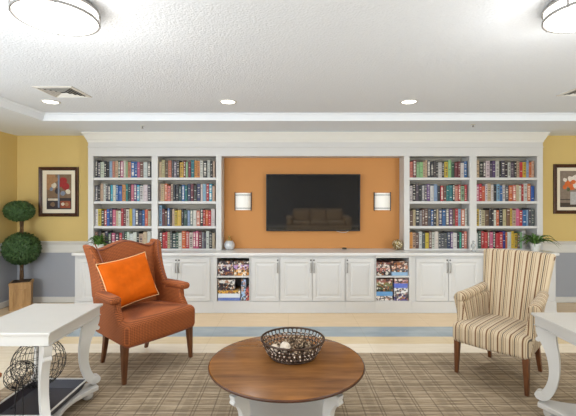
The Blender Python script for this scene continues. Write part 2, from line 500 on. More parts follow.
base('baseboard_left', XL + .0005, XL + .018, YF + .02, YB - .02)
base('baseboard_right', XR - .018, XR - .0005, YF + .02, YB - .02)
base('baseboard_front', XL + .02, XR - .02, YF + .0005, YF + .018)

# ochre back of the alcove
bm = NB(); box(bm, -1.014, 1.769, 6.10, YB - .001, .871, 2.307); struct('wall_alcove', bm, M['alcove'])

# ------------------------------------------------------------------ rug
RX0, RX1, RY0, RY1 = -2.45, 4.6, 0.2, 4.08
bm = NB(); box(bm, RX0, RX1, RY0, RY1, 0.0005, 0.008)
o = mesh_obj('area_rug', bm, M['rug'], bevel=.003); tag(o, 'large grey-brown woven plaid rug lying on the pale floor', 'rug'); origin_to(o, (1, 2.1, 0.0005))
RZ = 0.0085

# ------------------------------------------------------------------ built-in base cabinets
CY = 5.58
def px(p, d=CY): return (p - 288) / 384 * d
def door_mesh(x0, x1, z0, z1, y):
    bm = NB()
    steps = [(0, .02), (0, .003), (.003, 0), (.052, 0), (.058, .006), (.066, .008), (.078, .008), (.10, .001), (.104, .001)]
    rs = [[(x0 + i, y + d, z0 + i), (x1 - i, y + d, z0 + i), (x1 - i, y + d, z1 - i), (x0 + i, y + d, z1 - i)] for i, d in steps]
    rings(bm, rs)
    return bm
def handle(x, z0, z1, y, parent):
    bm = NB()
    tube(bm, [(x, y - .001, z0 + .01), (x, y - .02, z0 + .015), (x, y - .027, z0 + .04), (x, y - .029, (z0 + z1) / 2), (x, y - .027, z1 - .04), (x, y - .02, z1 - .015), (x, y - .001, z1 - .01)], .0065, 8)
    lathe(bm, [(.01, 0), (.01, .004)], (x, y - .004, z0 + .01), 10)
    mesh_obj('handle', bm, M['metal'], parent, smooth=True)
def lock(x, z, y, parent):
    bm = NB(); tube(bm, [(x, y - .0005, z), (x, y - .006, z)], .011, 12)
    mesh_obj('lock', bm, M['dark_metal'], parent)
DZ0, DZ1 = .172, .788
def cabinet(x0, x1, doors, label):
    t = thing('base_cabinet', label, 'cabinet', ((x0 + x1) / 2, CY + .27, 0), group='white panelled base cabinets of the built-in')
    bm = NB(); box(bm, x0 + .0005, x1 - .0005, CY, YB - .003, .002, .829)
    mesh_obj('carcass', bm, M['white'], t)
    bm = NB(); box(bm, x0 + .0006, x1 - .0006, CY - .021, CY - .0005, .002, .165); box(bm, x0 + .0006, x1 - .0006, CY - .03, CY - .0215, .002, .03)
    mesh_obj('plinth', bm, M['white'], t, bevel=.002)
    for (a, b, hside) in doors:
        d = mesh_obj('door', door_mesh(a + .0025, b - .0025, DZ0, DZ1, CY - .021), M['white'], t)
        hx = (b - .022) if hside > 0 else (a + .022)
        handle(hx, .575, .735, CY - .021, d)
        if hside > 0: pass
        lock(hx, .765, CY - .021, d)
    return t
U = [(-3.095, px(145)), (px(145), px(213.5))]
cabinet(-3.095, px(145), [(px(79.5), px(112), 1), (px(112), px(144), -1)], 'white two-door cabinet at the far left end, behind the orange chair')
cabinet(px(145), px(213.5), [(px(146), px(178), 1), (px(178), px(210.3), -1)], 'white two-door cabinet just left of the left games cubby')
cabinet(px(250), px(279.7), [(px(251.3), px(279.2), 1)], 'narrow one-door white cabinet just right of the left games cubby')
cabinet(px(279.7), px(345.1), [(px(280.2), px(312.3), 1), (px(312.3), px(344.6), -1)], 'white two-door cabinet directly below the television')
cabinet(px(345.1), px(375.2), [(px(345.7), px(374.2), -1)], 'narrow one-door white cabinet just left of the right games cubby')
cabinet(px(411.5), px(481), [(px(415.5), px(448), 1), (px(448), px(480), -1)], 'white two-door cabinet just right of the right games cubby')
cabinet(px(481), 3.89, [(px(482.5), px(514), 1), (px(514), px(546), -1)], 'white two-door cabinet at the far right end, behind the striped chair')
def cubby(x0, x1, ox0, ox1, label):
    t = thing('open_cabinet', label, 'cabinet', ((x0 + x1) / 2, CY + .27, 0), group='open games cubbies of the built-in')
    bm = NB()
    z0, z1 = .172, .80
    box(bm, x0 + .0005, ox0, CY - .018, YB - .003, .002, .829); box(bm, ox1, x1 - .0005, CY - .018, YB - .003, .002, .829)
    box(bm, ox0, ox1, CY - .018, YB - .003, .002, z0); box(bm, ox0, ox1, CY - .018, YB - .003, z1, .829)
    box(bm, ox0, ox1, YB - .02, YB - .003, z0, z1)
    mesh_obj('carcass', bm, M['white'], t)
    bm = NB(); box(bm, ox0 + .0005, ox1 - .0005, CY - .015, YB - .022, .512, .535); mesh_obj('shelf', bm, M['white'], t, bevel=.002)
    bm = NB(); box(bm, x0 + .0006, x1 - .0006, CY - .03, CY - .0185, .002, .03); mesh_obj('plinth', bm, M['white'], t, bevel=.002)
cubby(px(213.5), px(250), px(217), px(249.3), 'open white cubby full of board games, left of the television')
cubby(px(375.2), px(411.5), px(376), px(408.8), 'open white cubby full of board games, right of the television')

bm = NB(); box(bm, -3.13, 3.925, 5.545, YB - .002, .83, .87)
box(bm, -3.118, 3.913, 5.556, YB - .002, .812 + .018, .829 + .001)
o = mesh_obj('countertop', bm, M['counter'], bevel=.008, seg=3); tag(o, 'long white countertop running along all the built-in cabinets', 'countertop'); origin_to(o, (.4, 5.84, .83))

# ------------------------------------------------------------------ bookcases
SHZ = [(1.944, 1.982), (1.582, 1.62), (1.204, 1.24)]
def bookcase(xa, bays, xb, label):
    t = thing('bookcase', label, 'bookcase', ((xa + xb) / 2, 6.0, .871))
    z0, z1 = .871, 2.307
    bm = NB(); box(bm, xa, bays[0][0], BY, YB - .002, z0, z1); mesh_obj('side_panel', bm, M['white'], t, bevel=.003)
    bm = NB(); box(bm, bays[0][1], bays[1][0], BY, YB - .002, z0, z1); mesh_obj('divider', bm, M['white'], t, bevel=.003)
    bm = NB(); box(bm, bays[1][1], xb, BY, YB - .002, z0, z1); mesh_obj('side_panel', bm, M['white'], t, bevel=.003)
    for (a, b) in bays:
        bm = NB(); box(bm, a, b, YB - .014, YB - .002, z0, z1); mesh_obj('back_panel', bm, M['shade_back'], t)
        for (s0, s1) in SHZ:
            bm = NB(); box(bm, a + .0005, b - .0005, BY + .012, YB - .0145, s0, s1); mesh_obj('shelf', bm, M['white'], t, bevel=.002)
        bm = NB(); box(bm, a + .0005, b - .0005, BY + .004, YB - .0145, z0, z0 + .022); mesh_obj('shelf', bm, M['white'], t, bevel=.002)
BAYS = [(-2.971, -2.084), (-1.988, -1.10), (1.856, 2.771), (2.88, 3.804)]
bookcase(BX0, BAYS[:2], -1.016, 'tall white built-in bookcase left of the television alcove')
bookcase(1.771, BAYS[2:], BX1, 'tall white built-in bookcase right of the television alcove')

PAL = {'k': ((26, 25, 30), 'black'), 'n': ((32, 42, 88), 'navy'), 'b': ((36, 98, 172), 'blue'), 'c': ((44, 172, 204), 'bright cyan'), 't': ((18, 128, 128), 'teal'),
       'g': ((44, 84, 66), 'dark green'), 'G': ((158, 198, 146), 'pale green'), 'r': ((196, 36, 46), 'red'), 'd': ((120, 34, 50), 'maroon'), 'p': ((216, 104, 138), 'pink'),
       'o': ((216, 104, 52), 'orange'), 'O': ((236, 152, 70), 'light orange'), 'y': ((228, 194, 54), 'yellow'), 'w': ((230, 226, 220), 'white'), 'e': ((208, 182, 148), 'beige'),
       'a': ((136, 138, 146), 'grey'), 'A': ((78, 78, 88), 'dark grey'), 'B': ((112, 74, 54), 'brown'), 'u': ((98, 66, 126), 'purple'), 'l': ((150, 182, 218), 'light blue'),
       's': ((222, 136, 114), 'salmon'), 'V': ((24, 20, 130), 'royal blue'), 'T': ((24, 164, 134), 'sea green')}
ROWS = [
 ['kAwkklsegpwGsbbpBwk', 'AkewAAcwbbOtkpucwwA', 'wykrbnpewrdwylAnboe', 'BkeAgpkrAgwwwkeew'],
 ['eeBsAakydGdtOOwkwke', 'eeosekkgbtndknwlrce', 'ldBbkeyykglawskrorw', 'krreAggworwppdaAwke'],
 ['sdGGeeAkAkwkyGgddwb', 'wkAkaAuwlkrBttksrGr', 'BekaBBAbkenbAuBrlow', 'OeBwAyBwwAAAnuwkTds'],
 ['ekAwAuwkAkwAkeryloe', 'prowewklbwAosewrwob', 'yweBkkwokeByeprblAA', 'wgrrBpkrrVowyyBGw'],
]
ORD = ['first', 'second', 'third', 'fourth', 'fifth', 'sixth', 'seventh', 'eighth', 'ninth', 'tenth', 'eleventh', 'twelfth', 'thirteenth', 'fourteenth', 'fifteenth', 'sixteenth', 'seventeenth', 'eighteenth', 'nineteenth', 'twentieth']
SHN = ['top', 'second', 'third', 'bottom']
BAYN = ['leftmost', 'second-left', 'third', 'rightmost']
bays_zone = [s1 for (_, s1) in SHZ] + [.893]
def book_mesh(w, d, h):
    bm = NB()
    r = .0025
    # cover: spine (slightly rounded) and two boards, page block inset
    prof = [(-w / 2, d), (-w / 2, .005), (-w * .38, .0012), (-w * .18, 0), (w * .18, 0), (w * .38, .0012), (w / 2, .005), (w / 2, d), (w / 2 - r, d), (w / 2 - r, .008), (-w / 2 + r, .008), (-w / 2 + r, d)]
    prism(bm, prof, lambda u, v, t: (u, v, t), 0, h, 0)
    box(bm, -w / 2 + r, w / 2 - r, .008, d - .004, .003, h - .004, 1)
    return bm
nb = 0
for bi, rows in enumerate(ROWS):
    x0, x1 = BAYS[bi]
    for si, row in enumerate(rows):
        z = bays_zone[si] + .0006
        span = (x1 - x0) - .03 - (.03 if (bi, si) == (3, 3) else 0)
        if (bi, si) == (3, 3): span -= .10
        ws = [random.uniform(.7, 1.35) for _ in row]; tot = sum(ws)
        ws = [q / tot * span for q in ws]
        x = x0 + .008 + (0 if bi % 2 else .0)
        htrend = random.uniform(-.01, .01)
        for i, ch in enumerate(row):
            w = ws[i]
            h = random.uniform(.232, .272) + htrend * i / 19
            if (bi, si, i) == (1, 2, 0): h = .315
            d = random.uniform(.15, .19)
            rgb, cn = PAL[ch]
            jit = [max(0, min(255, v + random.randint(-9, 9))) for v in rgb]
            o = mesh_obj('book', book_mesh(w - .0016, d, h), [M['book'], M['cream_paper']])
            o.location = (x + w / 2, BY + .028 + random.uniform(0, .012), z)
            o.color = lin([v * .78 for v in jit])
            tag(o, '%s book, %s from the left on the %s shelf of the %s bookcase bay' % (cn, ORD[i], SHN[si], BAYN[bi]), 'book',
                'books on the %s shelf of the %s bookcase bay' % (SHN[si], BAYN[bi]))
            x += w; nb += 1
print('BOOKS', nb)

# ------------------------------------------------------------------ board games in the cubbies
def game(x0, x1, z0, z1, rgb, label, depth=.27, yo=0.0, printed=True, y0=CY + .002):
    bm = NB()
    w, h = x1 - x0, z1 - z0
    if w > h:   # lid over tray: a seam low on the side
        box(bm, -w / 2 + .002, w / 2 - .002, .002, depth - .002, 0, h * .3)
        box(bm, -w / 2, w / 2, 0, depth, h * .22, h)
    else:
        box(bm, -w / 2, -w / 2 + w * .78, 0, depth, 0, h)
        box(bm, -w / 2 + w * .7, w / 2, .002, depth - .002, .002, h - .002)
    o = mesh_obj('board_game_box', bm, M['game' if printed else 'game_plain'], bevel=.0015)
    o.location = ((x0 + x1) / 2, y0 + yo, z0); o.color = lin(rgb)
    tag(o, label, 'board game', 'board game boxes in the cubbies')
def zc(py): return Z(py, CY)
def stack(pxa, pxb, zbase, hs, cols, labels, pr=None):
    z = zbase + .0006
    for i, (h, c, l) in enumerate(zip(hs, cols, labels)):
        j = random.uniform(0, .008)
        game(px(pxa) + j, px(pxb) - random.uniform(0, .006), z, z + h - .0006, c, l, depth=.26 + random.uniform(-.02, .03), yo=random.uniform(0, .02), printed=(pr[i] if pr else True))
        z += h
S1, S0 = .535, .172
stack(217.4, 233.2, S1, [.06, .055, .045, .05], [(90, 60, 62), (60, 40, 70), (200, 190, 196), (44, 30, 36)],
      ['game box with a reddish-brown printed side, bottom of upper left pile in left cubby', 'dark purple printed game box, second up in the upper left pile of left cubby',
       'pale printed game box, third up in the upper left pile of left cubby', 'near-black game box on top of the upper left pile in left cubby'])
stack(233.6, 249.0, S1, [.05, .04, .07, .045], [(214, 150, 66), (226, 170, 90), (176, 140, 190), (96, 70, 58)],
      ['orange game box at the bottom of the upper right pile in left cubby', 'amber game box, second up in the upper right pile of left cubby',
       'lavender game box, third up in the upper right pile of left cubby', 'brown game box on top of the upper right pile in left cubby'])
stack(217.4, 240.5, S0, [.042, .06, .045], [(30, 84, 170), (214, 222, 232), (214, 168, 70)],
      ['wide blue game box at the bottom of the left cubby', 'wide pale game box lying on the blue one in left cubby', 'wide yellow game box, third up in the lower pile of left cubby'], [False, False, True])
stack(217.4, 234.5, S0 + .147, [.05, .055, .05], [(58, 48, 52), (30, 28, 34), (214, 214, 210)],
      ['dark grey game box above the yellow one in the lower left cubby', 'black game box second from top of the lower pile in left cubby', 'white game box topping the lower pile in left cubby'])
game(px(241.2), px(245.8), S0 + .001, S0 + .31, (158, 186, 220), 'light blue game box standing upright at lower right of the left cubby', printed=True)
game(px(246.0), px(249.1), S0 + .001, S0 + .19, (196, 84, 84), 'narrow red game box standing upright beside the light blue one in left cubby', printed=True)

stack(376.4, 391.0, S1, [.06, .05, .05, .03], [(40, 32, 40), (190, 120, 124), (206, 186, 176), (120, 70, 72)],
      ['black and white game box at the bottom of the upper left pile in right cubby', 'dusty red game box, second up in the upper left pile of right cubby',
       'cream printed game box, third up in the upper left pile of right cubby', 'thin maroon game box on top of the upper left pile in right cubby'])
stack(391.6, 408.3, S1, [.05, .045, .055, .055], [(120, 168, 206), (96, 96, 106), (200, 150, 130), (112, 72, 56)],
      ['light blue game box at the bottom of the upper right pile in right cubby', 'grey game box, second up in the upper right pile of right cubby',
       'peach printed game box, third up in the upper right pile of right cubby', 'brown game box on top of the upper right pile in right cubby'], [False, True, True, True])
stack(376.4, 393.2, S0, [.068, .062, .075, .055, .05], [(226, 214, 212), (34, 134, 198), (70, 84, 60), (120, 124, 84), (150, 96, 92)],
      ['white printed game box at the very bottom of the right cubby', 'bright blue game box lying second from the bottom in right cubby', 'dark green game box, third up in the lower left pile of right cubby',
       'olive game box, fourth up in the lower left pile of right cubby', 'rose game box on top of the lower left pile in right cubby'], [True, False, True, True, True])
game(px(394.2), px(408.2), S0 + .001, S0 + .10, (92, 84, 140), 'purple game box lying at lower right of the right cubby')
game(px(394.4), px(408.0), S0 + .1015, S0 + .185, (226, 226, 228), 'white game box, second up at lower right of the right cubby')
game(px(394.2), px(407.6), S0 + .186, S0 + .25, (26, 78, 196), 'vivid blue game box, third up at lower right of the right cubby', printed=False)
game(px(394.6), px(408.1), S0 + .251, S0 + .32, (206, 160, 160), 'pinkish game box topping the lower right pile in right cubby')

# ------------------------------------------------------------------ television (tilted slightly down on its wall bracket)
TW, TH = 1.478, .895
tx, tz = X(313.3, 6.0), Z(202.2, 6.0)
t = thing('television', 'large black flat-screen television mounted on the ochre alcove wall', 'television', (tx, 6.02, tz))
bm = NB(); rbox(bm, -TW / 2, TW / 2, 0, .035, -TH / 2, TH / 2, .006, (1, 1, 1)); body = mesh_obj('body', bm, M['black_plastic'], t, world=False)
m = NT('tv_glass'); m.color(lin((9, 9, 11))); m.set(Roughness=0.05, Specular_IOR_Level=1.0); m.noise(m.coords(), 2); M['tvglass'] = m.m
bm = NB(); box(bm, -TW / 2 + .012, TW / 2 - .012, -.0015, .0, -TH / 2 + .018, TH / 2 - .012); scr = mesh_obj('screen', bm, M['tvglass'], t, world=False)
bm = NB(); box(bm, -.3, .3, .037, .05, -.2, .2); box(bm, -.25, .25, .05, .0795, -.12, .12)
mt = mesh_obj('wall_bracket', bm, M['dark_metal'], t, world=False)
bm = NB(); tube(bm, [(.36, .02, -TH / 2 + .004), (.40, .024, -TH / 2 - .008), (.46, .03, -TH / 2 - .022), (.52, .03, -TH / 2 - .018), (.56, .02, -TH / 2 + .003)], .004, 6)
mesh_obj('cable', bm, M['white'], t, smooth=True, world=False)
for o in (body, scr): o.rotation_euler = (math.radians(1.35), 0, 0)

# ------------------------------------------------------------------ wall sconces
def sconce(cx, label):
    t = thing('wall_sconce', label, 'wall lamp', (cx, 6.099, Z(201, 6.0)), group='white half-round sconces beside the television')
    bm = NB(); n = 16
    def arc(rx, ry, z): return [(rx * math.cos(PI + PI * i / n), -.005 + ry * math.sin(PI + PI * i / n) * 1, z) for i in range(n + 1)]
    rs = [arc(.122, .10, -.135), arc(.122, .10, .135), arc(.118, .096, .135), arc(.118, .096, -.135)]
    vs = [[bm.verts.new(p) for p in r] for r in rs]
    for i in range(4):
        a, b = vs[i], vs[(i + 1) % 4]
        for j in range(n): bm.faces.new((a[j], a[j + 1], b[j + 1], b[j]))
    bm.faces.new([v[0] for v in vs]); bm.faces.new([v[-1] for v in vs])
    mesh_obj('lamp_shade', bm, M['shade'], t, smooth=False, world=False)
    bm = NB()
    for z in (-.122, .084):
        tube(bm, arc(.127, .105, z + .018), .0045, 6)
    for s in (-1, 1): box(bm, s * .129 - .005, s * .129 + .005, -.02, -.001, -.15, .15)
    mesh_obj('metal_band', bm, M['dark_metal'], t, world=False)
    bm = NB(); box(bm, -.07, .07, -.02, -.0005, -.10, .10); mesh_obj('back_plate', bm, M['dark_metal'], t, world=False)
    bm = NB(); lathe(bm, [(.012, -.06), (.03, -.02), (.03, .03), (.01, .06)], (0, -.06, 0), 12); mesh_obj('bulb', bm, M['lamp'], t, smooth=True, world=False)
sconce(X(242.5, 6.0), 'white half-round wall sconce on ochre wall left of the television')
sconce(X(383.7, 6.0), 'white half-round wall sconce on ochre wall right of the television')

# ------------------------------------------------------------------ ornaments on the counter
CT = .8706
def jar(x, y):
    t = thing('lidded_jar', 'silvery white jar with a gold top at the left end of the alcove', 'jar', (x, y, CT))
    m = NT('silver_white_glaze'); n = m.noise(m.coords(), 22, 3); m.color(m.mix(n, lin((150, 155, 160)), lin((235, 235, 235)))); m.set(Roughness=.2, Metallic=.25)
    bm = NB(); lathe(bm, [(.05, 0), (.066, .015), (.082, .05), (.08, .09), (.062, .125), (.045, .14)], seg=24); mesh_obj('body', bm, m.m, t, smooth=True, world=False)
    bm = NB(); lathe(bm, [(.048, .141), (.04, .155), (.02, .165), (.012, .172), (.022, .185), (.026, .198), (.018, .212), (.003, .218)], seg=16); mesh_obj('lid', bm, M['gold'], t, smooth=True, world=False)
jar(X(229.6, 5.98), 5.96)
# openwork gold ball
bm = NB()
for k in range(9):
    ax = Vector((random.uniform(-1, 1), random.uniform(-1, 1), random.uniform(-1, 1))).normalized(); a = ax.orthogonal().normalized(); b = ax.cross(a)
    tube(bm, [a * .075 * math.cos(2 * PI * i / 24) + b * .075 * math.sin(2 * PI * i / 24) for i in range(24)], .0075, 6, closed=True)
ball(bm, (0, 0, 0), .058, 16, 10)
m = NT('gold_and_pearl'); n = m.noise(m.coords(), 35, 3); m.color(m.ramp(n, [(0.35, lin((70, 56, 30))), (0.5, lin((180, 156, 96))), (0.64, lin((236, 230, 214)))])); m.set(Roughness=.35, Metallic=.3)
o = mesh_obj('ornamental_ball', bm, m.m, smooth=True); o.location = (X(397.5, 5.9), 5.90, CT + .083)
tag(o, 'openwork gold and cream ball at the right end of the alcove counter', 'ornament')
# small dark remote receiver
bm = NB(); rbox(bm, -.035, .035, -.02, .02, 0, .026, .01, (2, 2, 2)); o = mesh_obj('small_sensor', bm, M['black_plastic'], smooth=True)
o.location = (X(344.5, 5.98), 6.0, CT); tag(o, 'tiny black box on the white counter under the television', 'electronics')
# glass figurine
t = thing('glass_figurine', 'small clear glass figurine on the counter before the right bookcase divider', 'figurine', (X(474, 5.72), 5.74, CT))
m = NT('frosted_glass'); m.color(lin((214, 218, 216))); m.set(Roughness=.12, Transmission_Weight=.55); m.noise(m.coords(), 3); M['frost'] = m.m
bm = NB(); lathe(bm, [(.035, 0), (.038, .01), (.022, .02), (.014, .035), (.028, .06), (.034, .085), (.026, .11), (.012, .12)], seg=20); mesh_obj('body', bm, M['frost'], t, smooth=True, world=False)
bm = NB(); ball(bm, (0, 0, .14), .02); mesh_obj('head', bm, M['frost'], t, smooth=True, world=False)

# ------------------------------------------------------------------ plants
def blade(bm, base_, az, length, rise, w, droop, seg=8, mat=0):
    pts = []
    for i in range(seg + 1):
        s = i / seg; r = length * s
        z = rise * math.sin(min(1, s * 1.15) * PI * .62) - droop * s * s
        pts.append((r, z, w * (0.45 + 1.3 * s * (1 - s) * 2) * (1 - s ** 3)))
    prev = None; ca, sa = math.cos(az), math.sin(az)
    for r, z, ww in pts:
        p = Vector((base_[0] + ca * r, base_[1] + sa * r, base_[2] + z)); n = Vector((-sa, ca, 0)) * (ww / 2)
        cur = (bm.verts.new(p - n), bm.verts.new(p + Vector((0, 0, -.25 * ww))), bm.verts.new(p + n))
        if prev:
            for j in (0, 1): bm.faces.new((prev[j], prev[j + 1], cur[j + 1], cur[j]))
        prev = cur
t = thing('spider_plant', 'spider plant with long arching leaves on the counter behind the striped chair', 'plant', (X(536, 5.7), 5.72, CT))
bm = NB(); lathe(bm, [(.045, 0), (.05, .005), (.068, .10), (.072, .105), (.072, .12), (.062, .12), (.06, .10)], seg=24); mesh_obj('pot', bm, M['pot_white'], t, smooth=True, world=False)
bm = NB(); lathe(bm, [(.0602, .099), (.03, .106), (.001, .108)], seg=20); mesh_obj('soil', bm, M['soil'], t, smooth=True, world=False)
bm = NB()
for i in range(34):
    az = random.uniform(0, 2 * PI)
    L = random.uniform(.20, .36)
    if math.sin(az) > .3: L = random.uniform(.06, .10)
    blade(bm, (0, 0, .10), az, L, random.uniform(.09, .20), .034, random.uniform(.02, .12) * (L / .2))
for az, L, rs_, dr in ((-.15, .38, .16, .17), (-.4, .34, .12, .14), (.05, .33, .19, .12), (PI + .2, .36, .12, .12), (PI + .45, .30, .15, .08), (-.7, .33, .14, .2)):
    blade(bm, (0, 0, .10), az, L, rs_, .04, dr)
mesh_obj('foliage', bm, M['blade_leaf'], t, smooth=True, world=False)

t = thing('potted_plant', 'bushy green houseplant in a pot at the counter left end behind orange chair', 'plant', (X(98, 5.72), 5.73, CT))
bm = NB(); lathe(bm, [(.055, 0), (.06, .005), (.078, .09), (.082, .095), (.082, .11), (.072, .11), (.07, .095)], seg=24); mesh_obj('pot', bm, M['pot_white'], t, smooth=True, world=False)
bm = NB(); lathe(bm, [(.0702, .094), (.03, .1), (.001, .102)], seg=20); mesh_obj('soil', bm, M['soil'], t, smooth=True, world=False)
bm = NB()
for i in range(80):
    az = random.uniform(0, 2 * PI); L = random.uniform(.06, .17)
    if math.sin(az) > .4: L *= .6
    blade(bm, (random.uniform(-.04, .04), random.uniform(-.04, .04), .095), az, L, random.uniform(.06, .17), .03, random.uniform(.0, .10), 5)
mesh_obj('foliage', bm, M['blade_leaf'], t, smooth=True, world=False)

# topiary
TXc, TYc = X(21.7, 5.84), 5.84
t = thing('topiary_tree', 'artificial double-ball topiary in a square wooden planter by the corner', 'plant', (TXc, TYc, 0.0), math.radians(26))
bm = NB(); w = .125
rings(bm, [[(-w, -w, .001), (w, -w, .001), (w, w, .001), (-w, w, .001)], [(-w - .006, -w - .006, .38), (w + .006, -w - .006, .38), (w + .006, w + .006, .38), (-w - .006, w + .006, .38)]])
for s in (0, 1):
    pass
def pframe(bm, y, d, z0, z1, h):
    box(bm, -h, h, y, y + d, z0, z0 + .05); box(bm, -h, h, y, y + d, z1 - .05, z1); box(bm, -h, -h + .05, y, y + d, z0 + .05, z1 - .05); box(bm, h - .05, h, y, y + d, z0 + .05, z1 - .05)
pframe(bm, -w - .016, .014, .002, .36, w + .01)
box(bm, -w - .016, w + .016, -w - .016, w + .016, .36, .405)
box(bm, -.05, .05, -w - .012, -w + .002, .09, .29)
mesh_obj('planter', bm, M['planter_wood'], t, world=False, bevel=.003)
bm = NB(); box(bm, -w + .01, w - .01, -w + .01, w - .01, .395, .412); mesh_obj('soil', bm, M['soil'], t, world=False)
bm = NB()
for k in range(4):
    a = k * PI / 2; tube(bm, [(.018 * math.cos(a + z * 5), .018 * math.sin(a + z * 5), .40 + z) for z in [i * .08 for i in range(14)]], .011, 6)
mesh_obj('trunk', bm, M['stem_wood'], t, smooth=True, world=False)
def leafball(c, r, rz_, n, name):
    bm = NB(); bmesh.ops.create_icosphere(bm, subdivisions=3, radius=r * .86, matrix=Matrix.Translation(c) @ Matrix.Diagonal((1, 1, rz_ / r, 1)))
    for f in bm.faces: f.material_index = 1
    ga = PI * (3 - 5 ** .5)
    for i in range(n):
        zz = 1 - 2 * (i + .5) / n; rr = math.sqrt(1 - zz * zz); a = ga * i + random.uniform(-.1, .1)
        d = Vector((rr * math.cos(a), rr * math.sin(a), zz * rz_ / r)); rad = r * random.uniform(.86, 1.0)
        p = Vector(c) + d * rad; nrm = Vector((rr * math.cos(a), rr * math.sin(a), zz))
        t1 = (Vector((random.uniform(-1, 1), random.uniform(-1, 1), random.uniform(-1, 1))).cross(nrm)).normalized(); t2 = nrm.cross(t1)
        t1 = (t1 + nrm * random.uniform(0, .9)).normalized()
        L = random.uniform(.03, .048); W = L * .48
        v = [bm.verts.new(p - t1 * L * .5), bm.verts.new(p + t2 * W * .5), bm.verts.new(p + t1 * L * .5 + nrm * .004), bm.verts.new(p - t2 * W * .5)]
        bm.faces.new(v)
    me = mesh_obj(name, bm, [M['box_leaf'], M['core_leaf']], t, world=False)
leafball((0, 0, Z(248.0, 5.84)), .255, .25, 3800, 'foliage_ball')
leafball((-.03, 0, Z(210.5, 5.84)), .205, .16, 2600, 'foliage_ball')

# ------------------------------------------------------------------ pictures
def disc(bm, cx, cz, r, y, mat, n=9, sx=1.0, rot=0.0):
    vs = []
    for i in range(n):
        a = 2 * PI * i / n; rr = r * random.uniform(.82, 1.12)
        vs.append(bm.verts.new((cx + rr * sx * math.cos(a + rot), y, cz + rr * math.sin(a + rot))))
    bm.faces.new(vs).material_index = mat
def rect(bm, x0, x1, z0, z1, y, mat):
    bm.faces.new([bm.verts.new(p) for p in ((x0, y, z0), (x1, y, z0), (x1, y, z1), (x0, y, z1))]).material_index = mat
def picture(cx, cz, W, H, fw, mw, painter, mats, label):
    t = thing('framed_picture', label, 'picture', (cx, YB - .001, cz))
    bm = NB()
    pr = [(0, 0), (0, .028), (.012, .034), (.03, .028), (fw - .008, .018), (fw, .016), (fw, 0)]
    rs = [[(-W / 2 + i, -d, -H / 2 + i), (W / 2 - i, -d, -H / 2 + i), (W / 2 - i, -d, H / 2 - i), (-W / 2 + i, -d, H / 2 - i)] for i, d in pr]
    rings(bm, rs, closed=True); mesh_obj('frame', bm, M['frame_wood'], t, world=False)
    bm = NB(); a, b = W / 2 - fw + .002, H / 2 - fw + .002
    rs = [[(-a + i, -d, -b + i), (a - i, -d, -b + i), (a - i, -d, b - i), (-a + i, -d, b - i)] for i, d in ((0, 0.002), (0, .011), (mw, .011), (mw + .003, .0085), (mw + .003, .002))]
    rings(bm, rs, closed=True); mesh_obj('mat_board', bm, M['matb'], t, world=False)
    bm = NB(); pw, ph = a - mw, b - mw; rect(bm, -pw, pw, -ph, ph, -.0035, 0); painter(bm, pw, ph)
    bmesh.ops.recalc_face_normals(bm, faces=bm.faces)
    o = mesh_obj('print', bm, mats, t, world=False)
M['matb'] = plain('mat_board', (226, 218, 200), 0.9)
def pm(name, rgb): return plain(name, rgb, .6, var=.35, scale=25)
mats1 = [pm('print_umber', (120, 96, 74)), pm('print_red', (150, 34, 36)), pm('print_blue_and_glare', (120, 130, 150)), pm('print_cream', (206, 196, 178)), pm('print_dark', (48, 40, 44)), pm('print_tan', (160, 120, 84)), pm('print_rust', (140, 66, 40))]
def paint1(bm, w, h):
    y = -.004
    rect(bm, -w, w, -h, -h * .35, y, 4); rect(bm, -w * .9, -.1 * w, -h * .5, -h * .38, y - .0003, 3)
    rect(bm, w * .1, w * .9, -h * .92, -h * .52, y - .0003, 6)
    rect(bm, -w, -w * .3, h * .1, h, y, 5)
    for i, (x, z, r, mt_) in enumerate([(.35, .62, .3, 1), (.5, .3, .3, 1), (.12, .4, .22, 1), (-.4, .35, .22, 3), (-.6, .15, .16, 2), (.7, .0, .2, 3), (-.1, .05, .24, 4), (-.25, .7, .2, 5), (.3, -.1, .2, 2), (.62, -.72, .16, 5), (.3, -.7, .14, 3), (-.5, -.7, .2, 0)]):
        disc(bm, x * w, z * h, r * w, y - .0006 - .0001 * i, mt_)
    rect(bm, -.1 * w, .04 * w, -h * .9, h * .97, y - .0022, 2)  # bluish streak paints light reflected in the picture glass
picture(X(59.3, 6.14), Z(191.3, 6.14), .63, .79, .055, .06, paint1, mats1, 'dark framed floral print with cream mat above the topiary plant')
mats2 = [pm('print_grey_brown', (130, 116, 104)), pm('print_orange_petal', (206, 104, 46)), pm('print_white_petal', (222, 214, 206)), pm('print_vase', (176, 176, 176)), pm('print_dark_brown', (64, 54, 48)), pm('print_leaf', (84, 92, 62))]
def paint2(bm, w, h):
    y = -.004
    rect(bm, -w, w, -h, -h * .55, y, 4); rect(bm, -w, -w * .2, -h * .75, -h * .6, y - .0003, 0)  # dark brown lower field of the print
    rect(bm, -w * .22, w * .3, -h * .85, -h * .15, y - .0005, 3)
    for i, (x, z, r, mt_) in enumerate([(-.4, .3, .24, 1), (-.1, .12, .26, 1), (.2, .2, .25, 2), (-.2, .55, .22, 2), (.15, .6, .25, 2), (.45, .35, .24, 1), (.6, .6, .18, 2), (-.65, .1, .16, 1), (-.6, .5, .15, 2), (.4, .02, .2, 1), (.75, .15, .18, 5), (0, .38, .18, 1), (-.35, -.02, .14, 5)]):
        disc(bm, x * w, z * h, r * w, y - .0008 - .0001 * i, mt_)
picture(X(573, 6.14), Z(188.5, 6.14), .64, .79, .055, .05, paint2, mats2, 'dark framed print of orange and white flowers in a vase, on right wall section')

